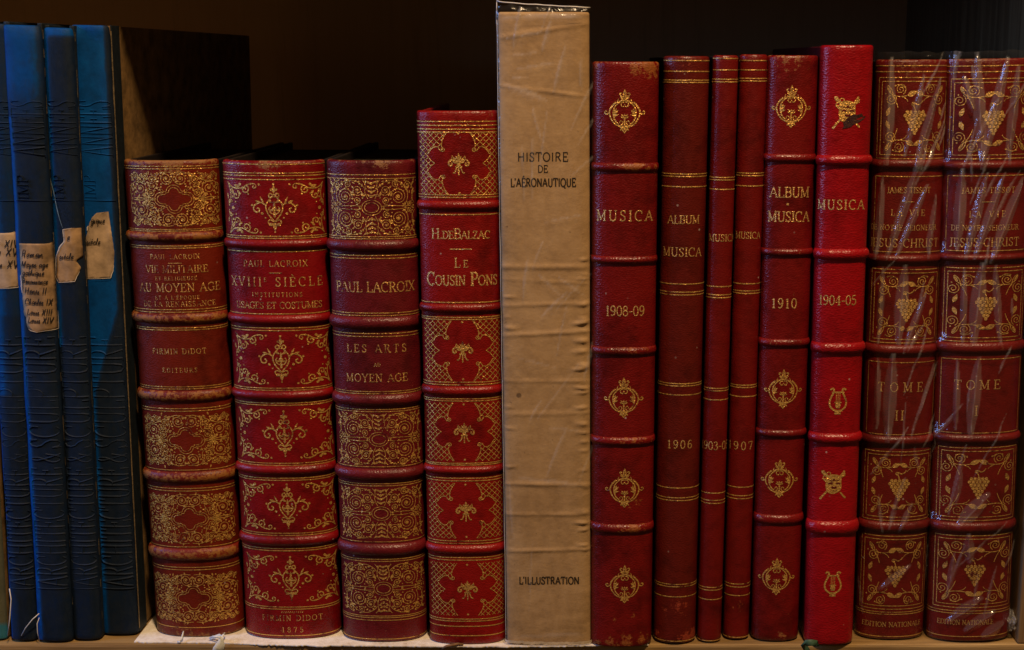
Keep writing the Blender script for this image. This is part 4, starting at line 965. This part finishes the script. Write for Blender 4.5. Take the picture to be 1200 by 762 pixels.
M_RIM = plain('film_rim_glint', (.62, .60, .58), .35, .15, 200, spec=.6)  # opaque pale tone stands in for the highlight along the sleeve's edge
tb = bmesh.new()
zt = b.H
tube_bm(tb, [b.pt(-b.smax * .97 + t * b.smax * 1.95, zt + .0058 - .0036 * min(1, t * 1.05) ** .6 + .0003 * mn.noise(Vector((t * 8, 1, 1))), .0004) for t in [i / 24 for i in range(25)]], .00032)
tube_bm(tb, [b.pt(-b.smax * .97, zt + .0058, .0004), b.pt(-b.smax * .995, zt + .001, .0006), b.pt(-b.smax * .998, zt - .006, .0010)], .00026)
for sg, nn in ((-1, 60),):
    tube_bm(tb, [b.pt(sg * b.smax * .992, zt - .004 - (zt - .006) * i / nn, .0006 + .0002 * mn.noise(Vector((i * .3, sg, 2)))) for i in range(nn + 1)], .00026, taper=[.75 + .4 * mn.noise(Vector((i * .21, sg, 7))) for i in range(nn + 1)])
obj('sleeve_rim_glint', tb, M_RIM, b.root)

# ================================================================== THE BLUE VOLUMES
def blue_mat():
    s = NT('blue_black_cloth'); v = s.coords(); n = s.noise(v, 60, 6, .7); n2 = s.noise(s.coords((1, 1, .6)), 300, 4, .7)
    at = s.n('ShaderNodeAttribute', attribute_name='wear')  # here the attribute sets the blue-to-black mix
    d = s.math('ADD', at.outputs['Fac'], s.math('ADD', s.math('MULTIPLY', s.math('SUBTRACT', n, .5), 1.1), s.math('MULTIPLY', s.math('SUBTRACT', n2, .5), .5)))
    bl = s.ramp(n, [(.3, (.0, .034, .14)), (.55, (.0, .064, .27)), (.8, (.0, .11, .40))])
    k = s.ramp(n2, [(.3, (.004, .007, .010)), (.7, (.012, .016, .019))])
    s.l(s.mix(s.ramp(d, [(.22, (0, 0, 0)), (.55, (.70, .70, .70)), (1.0, (.92, .92, .92))]), bl, k), s.p.inputs['Base Color'])
    s.p.inputs['Roughness'].default_value = .55; s.p.inputs['Specular IOR Level'].default_value = .16
    wv = s.n('ShaderNodeTexWave', i_Scale=1300.0, i_Distortion=.6, bands_direction='Z'); s.l(v, wv.inputs[0])
    wx = s.n('ShaderNodeTexWave', i_Scale=1300.0, i_Distortion=.6, bands_direction='X'); s.l(v, wx.inputs[0])
    s.l(s.bump(s.math('ADD', wv.outputs[1], wx.outputs[1]), .22, .0003, s.bump(s.noise(v, 240, 4), .3, .0006)), s.p.inputs['Normal'])
    return s.m
M_BLUE = blue_mat()
M_BROWNB = plain('brown_board_paper', (.22, .125, .042), .7, .55, 90, .4, .0006)
M_FRAY = plain('frayed_linen', (.24, .18, .10), .9, .5, 500, .6, .0008)
M_NAVY = plain('navy_cloth_strip', (.010, .016, .022), .6, .4, 300)
M_LAB = plain('aged_label_paper', (.35, .22, .11), .8, .6, 70, .3, .0006)
M_LAB2 = plain('pale_label_paper', (.42, .30, .19), .8, .55, 70, .3, .0006)
M_TORN = plain('torn_label_edge', (.70, .62, .52), .85, .2, 400)
M_LINK = plain('faded_ink', (.018, .014, .012), .6, .4, 400)

def label(b, poly, m, lines, seed=1):
    P = [b.sz(*p) for p in poly]; zs = [p[1] for p in P]; z0, z1 = min(zs), max(zs); n = max(10, int((z1 - z0) / .0009)); bm = bmesh.new(); prev = None; rim = []
    Le, Re = [], []
    for j in range(n + 1):
        z = z0 + (z1 - z0) * (j + .02) / (n + .04); xs = []
        for q, r in zip(P, P[1:] + P[:1]):
            if (q[1] > z) != (r[1] > z): xs.append(q[0] + (r[0] - q[0]) * (z - q[1]) / (r[1] - q[1]))
        if len(xs) < 2: continue
        l, r_ = min(xs), max(xs); l += .00035 * mn.noise(Vector((z * 700, seed, 1))); r_ += .00025 * mn.noise(Vector((z * 700, seed, 5)))
        row = [bm.verts.new(b.pt(l + (r_ - l) * i / 8, z, .00045 + .0003 * mn.noise(Vector((i * .5, z * 120, seed))))) for i in range(9)]
        base = (bm.verts.new(b.pt(l, z, 0)), bm.verts.new(b.pt(r_, z, 0)))
        if prev:
            for i in range(8): bm.faces.new((prev[0][i], prev[0][i + 1], row[i + 1], row[i]))
            bm.faces.new((prev[1][0], prev[0][0], row[0], base[0])); bm.faces.new((prev[0][8], prev[1][1], base[1], row[8]))
        prev = (row, base); Le.append((l, z)); Re.append((r_, z))
    o = obj('paper_label', bm, m, b.root)
    rt = random.Random(seed); bits = []; k = 0
    while k < len(Le) - 3:
        n_ = rt.randint(2, 12)
        if rt.random() < .6: bits.append(('s', Le[k:k + n_ + 1], rt.uniform(.0002, .0006), 'taper'))
        k += n_
    for a0, a1 in ((.05, .4), (.55, .95)): bits.append(('s', [(Le[0][0] + (Re[0][0] - Le[0][0]) * t, Le[0][1]) for t in (a0, (a0 + a1) / 2, a1)], rt.uniform(.0003, .0006), 'taper'))
    bits.append(('s', Re[:max(4, len(Re) // 4)], .0003, 'taper'))
    b.lay('torn_edge', bits, M_TORN, .0009, parent=o)
    it = []
    for t, px, py, xh in lines:
        a, z = b.sz(px, py); it += hand(t, a, z, xh * K, .00042)
    if it: b.lay('handwriting', it, M_LINK, .0010, parent=o)
    return o
def vtext(txt, aL, aR, z0, z1, wt=.42):
    its = text_items(txt, (z0 + z1) / 2, 0, z1 - z0, aR - aL, wt)
    return [('s', [(aR - y, x) for x, y in i[1]], i[2]) for i in its]
def blue_book(label_, x0, x1, bot, top, lt, rt, dark, emb, depth=.25, spots=(), boards=.002, bmat=None):
    b = Book('book', label_, x0, x1, bot, top, .0045, 2.6, depth, lt, rt, group='tall blue and black cloth volumes')
    f = lambda a, z: dark(a / b.smax, z, b) + .0
    b.build(M_BLUE, bmat or M_NAVY, M_PAGE, f, lambda a, z: .0004 * mn.noise(Vector((a * 60, z * 40, x0))) - (.0016 * max(0, (z - b.H + .006) / .006) * (.5 + mn.noise(Vector((a * 150, 1, x0))))), boards_h=boards)
    it = []
    for t, y0, y1, l, r, wt in emb:
        it += vtext(t, l * b.smax, r * b.smax, b.z(y0), b.z(y1), wt)
    for y in (235, 690 if x0 < 130 else 672): it.append(('s', [(-.62 * b.smax, b.z(y)), (.8 * b.smax, b.z(y))], .0006))
    if it: b.lay('embossed_lettering', it, M_BLUE, .0, ridge=.00045, attrf=f)
    fr = []
    rr = random.Random(int(x0) + 5)
    for sg in (-1, 1):
        pts = [(sg * b.smax * (.97 + .02 * rr.random()), .002 + (b.H - .004) * i / 70) for i in range(71)]
        for i in range(0, 70):
            if rr.random() < .35: fr.append(('s', pts[i:i + 2], rr.uniform(.0002, .0006)))
    for sg in (-1, 1): b.lay('frayed_edge', [q for q in fr if q[1][0][0] * sg > 0], M_FRAY, .0003)
    return b
def mixd(u, e, wd): return max(0.0, min(1.0, (u - e) / wd))
ARCH = [('ARCHITECTURE', 688, 548, -.62, .78, .62), ('&', 543, 531, -.55, .75, .55), ('SCULPTURE', 526, 394, -.62, .78, .62), ('ANNEES', 183, 117, -.6, .78, .5), ('IMP', 234, 205, -.5, .0, .55)]
# blue turning black across the spine: dark(u, z) near 1 is black
def dk1(u, z, b):
    f = z / b.H
    return .62 * mixd(u, -.35, .5) + (.25 if f < .55 else 0) * mixd(u, -.9, .5) + (.5 * mixd(u, -.82, .25) if f < .42 else 0)
def dk2(u, z, b):
    f = z / b.H
    if f > .86: return .25 + .55 * mixd(u, .55, .3) + .4 * mixd(.92 - f, 0, .05)
    return .0 + 1.0 * mixd(u, -.62 - .06 * f, .2)
def dk3(u, z, b):
    f = z / b.H
    if f > .985: return .2
    if f > .50: return .1 + .9 * mixd(u, -.56, .25)
    return 1.0
def dk4(u, z, b):
    f = z / b.H
    r = max(.0, min(1, (f - .42) / .14))
    return .08 + .92 * mixd(u, -.58 + 1.15 * r, .22) + .25 * mixd(u, .62, .2)
EM = [e for e in ARCH]
b1 = blue_book('tall blue and black cloth book with a label listing XIV to XVI', 15.5, 46, 752, 28, -18, 4.5, dk1, EM)
label(b1, [(-8, 272), (18.5, 271.5), (22, 330), (20.5, 338), (-3, 338)], M_LAB2, [('e', -2, 287, 3.6), ('XIV', 5.5, 289, 4.2), ('e', -1, 298, 3.6), ('XV', 7, 299, 4.4), ('ue', -3, 313, 3.6), ('XVI', 8.5, 313, 4.2)], 1)
b2 = blue_book('tall blue and black cloth book with a long handwritten list label', 46.5, 87, 753, 30, 5.5, 49, dk2, EM)
label(b2, [(23, 284), (62, 283.5), (65.3, 320), (68, 370), (69, 385.5), (56, 387), (44, 389.3), (36, 387), (32, 382), (31, 371), (28.6, 369), (25.3, 320)], M_LAB,
      [('Roman', 26, 301, 4.4), ('Moyen age', 26, 312, 3.4), ('gothique', 27, 322, 3.7), ('Renaissance', 27, 331.5, 3.0), ('Henri II', 29.5, 343.5, 3.9), ('Charles IX', 30, 356, 3.5), ('Louis XIII', 32.5, 368, 3.4), ('Louis XIV', 33.5, 377.5, 3.4)], 2)
b3 = blue_book('tall black and blue cloth book with a notched, torn label fragment', 88, 120.5, 751, 33, 50.5, 88, dk3, EM)
label(b3, [(74, 267), (96, 266.5), (97, 300), (88.7, 305.5), (95, 313), (87.5, 330.6), (70, 331), (67, 325), (67, 301), (71, 289), (75.8, 283), (74.7, 274)], M_LAB, [('e', 79, 281, 4.2), ('siècle', 70.5, 303, 3.8)], 3)
ck = [b3.sz(*p) for p in ((58.5, 180), (58.8, 200), (61, 215), (64, 228), (66, 240), (69.5, 255), (73.5, 267))]
b3.lay('split_cloth', [('s', smooth(ck, 1), .0005, 'taper')], plain('split_cloth_edge', (.16, .26, .32), .9, .5, 400), .0003)
b4 = blue_book('bright blue cloth book with torn label, its brown board side facing the red books', 121.5, 163.5, 745, 30, 88.5, 124, dk4, EM, depth=.30, boards=.0005, bmat=M_BROWNB)
label(b4, [(108, 255), (114, 249), (127, 248), (131, 275), (134, 295.5), (133, 315.6), (130, 325.7), (101.6, 326.6), (101, 281), (104, 265)], M_LAB2, [('gique', 107, 261, 3.8), ('siècle', 102, 286, 4.0)], 4)
fr = []; rr = random.Random(3)
for i in range(150):
    z = .003 + (b4.H - .006) * i / 150; k = .5 + .9 * abs(mn.noise(Vector((i * .13, 3, 1))))
    fr.append(('s', [(b4.smax * (.955), z), (b4.smax * (.955 + rr.uniform(-.008, .008)), z + (b4.H - .006) / 140)], .0013 * k + .0004))
b4.lay('worn_joint', fr, M_FRAY, .0005)
obj('cloth_strip', box_bm(b4.w / 2 - .0006, b4.w / 2 + .00035, b4.sag + .0004, b4.sag + .0125, .0003, b4.H + .0002, .0002), M_NAVY, b4.root, False)
# olive book at the left edge
b0 = Book('book', 'frayed olive cloth book, mostly cut off, at the end of the blue volumes', -26, 10, 751, 40, .004, 2.5, .2, -70, -30)
def olive():
    s = NT('olive_cloth'); v = s.coords(); n = s.noise(v, 50, 5); at = s.n('ShaderNodeAttribute', attribute_name='wear')
    c = s.ramp(n, [(.3, (.055, .060, .030)), (.7, (.12, .12, .065))])
    s.l(s.mix(s.ramp(s.math('ADD', at.outputs['Fac'], s.math('MULTIPLY', s.math('SUBTRACT', n, .5), .6)), [(.4, (0, 0, 0)), (.6, (1, 1, 1))]), c, (.01, .16, .24)), s.p.inputs['Base Color'])
    s.p.inputs['Roughness'].default_value = .75
    wv = s.n('ShaderNodeTexWave', i_Scale=700.0, i_Distortion=1.5, bands_direction='Z'); s.l(v, wv.inputs[0]); s.l(s.bump(wv.outputs[1], .5, .0006), s.p.inputs['Normal'])
    return s.m
b0.build(olive(), M_BROWNB, M_PAGE, blobs(b0, [(3, 742, 16, 1.0), (-10, 745, 16, 1.0)]))
M_THREAD = plain('white_thread', (.62, .6, .55), .8, .2, 300)
tb = bmesh.new()
tube_bm(tb, smooth([on_front(11, 690, b0.yf - .0015), on_front(13, 702, b0.yf - .003), on_front(11.5, 725, b0.yf - .0035), on_front(9, 745, b0.yf - .004), on_floor(8, 757, .0008)] and [tuple(p) for p in (on_front(11, 690, b0.yf - .0015), on_front(13, 702, b0.yf - .003), on_front(11.5, 725, b0.yf - .0035), on_front(9, 745, b0.yf - .004))], 1) if False else [tuple(p) for p in (on_front(11, 690, b0.yf - .0015), on_front(13, 702, b0.yf - .003), on_front(11.5, 725, b0.yf - .0035), on_front(9, 745, b0.yf - .004))], .0003)
o = obj('loose_thread', tb, M_THREAD); o.parent = b0.root; o.matrix_parent_inverse = b0.Mi
tb = bmesh.new()
tube_bm(tb, [tuple(p) for p in (on_front(25, 745, b1.yf - .001), on_front(30, 736, b1.yf - .003), on_front(38, 726, b1.yf - .0035), on_front(46, 719, b1.yf - .001))], .00026)
tube_bm(tb, [tuple(p) for p in (on_front(46, 724, b1.yf - .001), on_front(43.5, 731, b1.yf - .003), on_front(44, 742, b1.yf - .003), on_front(46.5, 752, b1.yf - .001))], .00024)
o = obj('loose_thread', tb, M_THREAD); o.parent = b1.root; o.matrix_parent_inverse = b1.Mi

# ================================================================== SHELF LINER AND SMALL LOOSE THINGS
rows = [(157, 752.3), (190, 752.8), (230, 753), (262, 753.5), (300, 755), (340, 756), (383, 757), (387, 756), (420, 756.6), (460, 757), (505, 757.4), (560, 757.6), (600, 757.6), (640, 757.3), (700, 756.2), (760, 755.6)]
bm = bmesh.new(); tp, bt, bk = [], [], []
for i in range(260):
    px = 157 + (760 - 157) * i / 259
    for (a0_, r0), (a1_, r1) in zip(rows, rows[1:]):
        if a0_ <= px <= a1_: row = r0 + (r1 - r0) * (px - a0_) / (a1_ - a0_); break
    p = on_floor(px, row + .9 * mn.noise(Vector((px * .06, 1, 1))) + .7 * mn.noise(Vector((px * .3, 3, 1))), -.0001)
    tp.append(bm.verts.new((p.x, p.y, -.00015))); bt.append(bm.verts.new((p.x, p.y, -.0007))); bk.append(bm.verts.new((p.x, .2, -.00015)))
for i in range(259):
    bm.faces.new((tp[i], tp[i + 1], bk[i + 1], bk[i])); bm.faces.new((bt[i], bt[i + 1], tp[i + 1], tp[i]))
def liner():
    s = NT('shelf_liner_paper'); v = s.coords(); n = s.noise(v, 14, 5, .65); n2 = s.noise(v, 200, 5, .7)
    m = s.math('ADD', s.math('MULTIPLY', n, .6), s.math('MULTIPLY', n2, .4))
    s.l(s.ramp(m, [(.32, (.25, .17, .09)), (.43, (.60, .53, .43)), (.56, (.80, .77, .71))]), s.p.inputs['Base Color']); s.p.inputs['Roughness'].default_value = .85
    s.l(s.bump(n2, .4, .0006), s.p.inputs['Normal']); return s.m
tag(obj('shelf_liner', bm, liner(), None, False), 'ragged off-white paper lining the shelf under the red books', 'shelf liner')

M_CLOTH = plain('white_ribbon_cloth', (.68, .70, .68), .8, .15, 500, .4)
def ribbon(name, pts, wd, m, lab, cat, twist=0.0, th=.0003):
    bm = bmesh.new(); prev = None; pts = [Vector(p) for p in pts]
    for i, p in enumerate(pts):
        t = (pts[min(i + 1, len(pts) - 1)] - pts[max(0, i - 1)]).normalized(); a = t.cross(Vector((math.sin(twist * i), -1, .5 * math.cos(twist * i)))).normalized(); nrm = t.cross(a).normalized()
        ww = wd[i] if isinstance(wd, (list, tuple)) else wd
        cur = [bm.verts.new(p + a * ww / 2 * k + nrm * (th / 2 * q + .0003 * (1 - k * k))) for q in (1, -1) for k in (-1, 0, 1)]
        if prev:
            for x, y in ((0, 1), (1, 2), (2, 5), (5, 4), (4, 3), (3, 0)): bm.faces.new((prev[x], prev[y], cur[y], cur[x]))
        else: bm.faces.new((cur[0], cur[1], cur[4], cur[3])); bm.faces.new((cur[1], cur[2], cur[5], cur[4]))
        prev = cur
    bm.faces.new((prev[0], prev[3], prev[4], prev[1])); bm.faces.new((prev[1], prev[4], prev[5], prev[2])); bmesh.ops.recalc_face_normals(bm, faces=bm.faces[:])
    return tag(obj(name, bm, m), lab, cat)
F = lambda px, py, z=.0006: on_floor(px, py, z)
S = shelf_front
rb = ribbon('ribbon', [F(246, 749), F(252, 746.5, .002), F(257, 745, .004), F(259, 747, .0045), on_front(259, 750.5, S - .001), on_front(258.5, 755, S - .0018), on_front(256, 760, S - .0018), on_front(254, 768, S - .0016)],
       [.0012, .0018, .0022, .0022, .0030, .0050, .0062, .0064], M_CLOTH, 'frayed white ribbon end hanging over the shelf edge under the brown-red book', 'ribbon', .1)
tb = bmesh.new(); tube_bm(tb, [F(259, 747, .004), F(262, 744, .005), F(263, 742, .005), F(264, 741.5, .003)], .0006, taper=[1.3, 1, .8, .4]); tube_bm(tb, [F(258, 747, .0045), F(250, 746, .0035), F(245, 748, .0015)], .0006, taper=[1.2, 1, .5])
obj('ribbon_end', tb, M_CLOTH, rb)
tb = bmesh.new(); tube_bm(tb, [F(208, 752, .0007), F(211, 752.3, .0008), F(213, 749, .0016), F(214, 744, .0030), F(215, 740, .0042)], .00055, taper=[.6, 1, 1, .9, .6])
tag(obj('thread', tb, M_CLOTH), 'short hooked white thread on the shelf in front of the brown-red book', 'thread')
M_STICK = plain('brown_cord', (.16, .085, .035), .7, .4, 300)
tb = bmesh.new(); tube_bm(tb, [F(543, 755.4, .0008), F(537, 754.8, .0010), F(531, 756.0, .0011), F(524, 757.2, .0010), on_front(517, 761, S - .0012)], .0009, taper=[.5, 1, 1.1, 1, .8])
tag(obj('cord', tb, M_STICK), 'short brown cord on the shelf edge below the scarlet book', 'cord')
M_GREEN = plain('green_ribbon', (.045, .10, .06), .6, .35, 300)
ribbon('ribbon', [F(953, 757, .001), F(958, 756, .0022), F(957, 754, .0046), F(951, 753.2, .0056), F(945, 753.6, .0052), F(941.5, 755, .0034), F(942.5, 757.4, .0012), on_front(945, 761, S - .0012), on_front(948, 766, S - .0016)],
       [.001, .0026, .0034, .0036, .0036, .0036, .0036, .0038, .0036], M_GREEN, 'looped green ribbon marker on the shelf edge below the bright red book', 'ribbon', .05)
# crumpled surplus film at the foot of the last volume
bm = bmesh.new(); bmesh.ops.create_icosphere(bm, subdivisions=4, radius=1)
c = on_front(1182.5, 727, BX['t1'].yf + .010)
for v in bm.verts:
    n_ = mn.noise(v.co * 1.6 + Vector((4, 2, 1))) * .55 + mn.noise(v.co * 4) * .35
    v.co = Vector((v.co.x * .0034, v.co.y * .007, v.co.z * .0062)) * (1 + n_) + c
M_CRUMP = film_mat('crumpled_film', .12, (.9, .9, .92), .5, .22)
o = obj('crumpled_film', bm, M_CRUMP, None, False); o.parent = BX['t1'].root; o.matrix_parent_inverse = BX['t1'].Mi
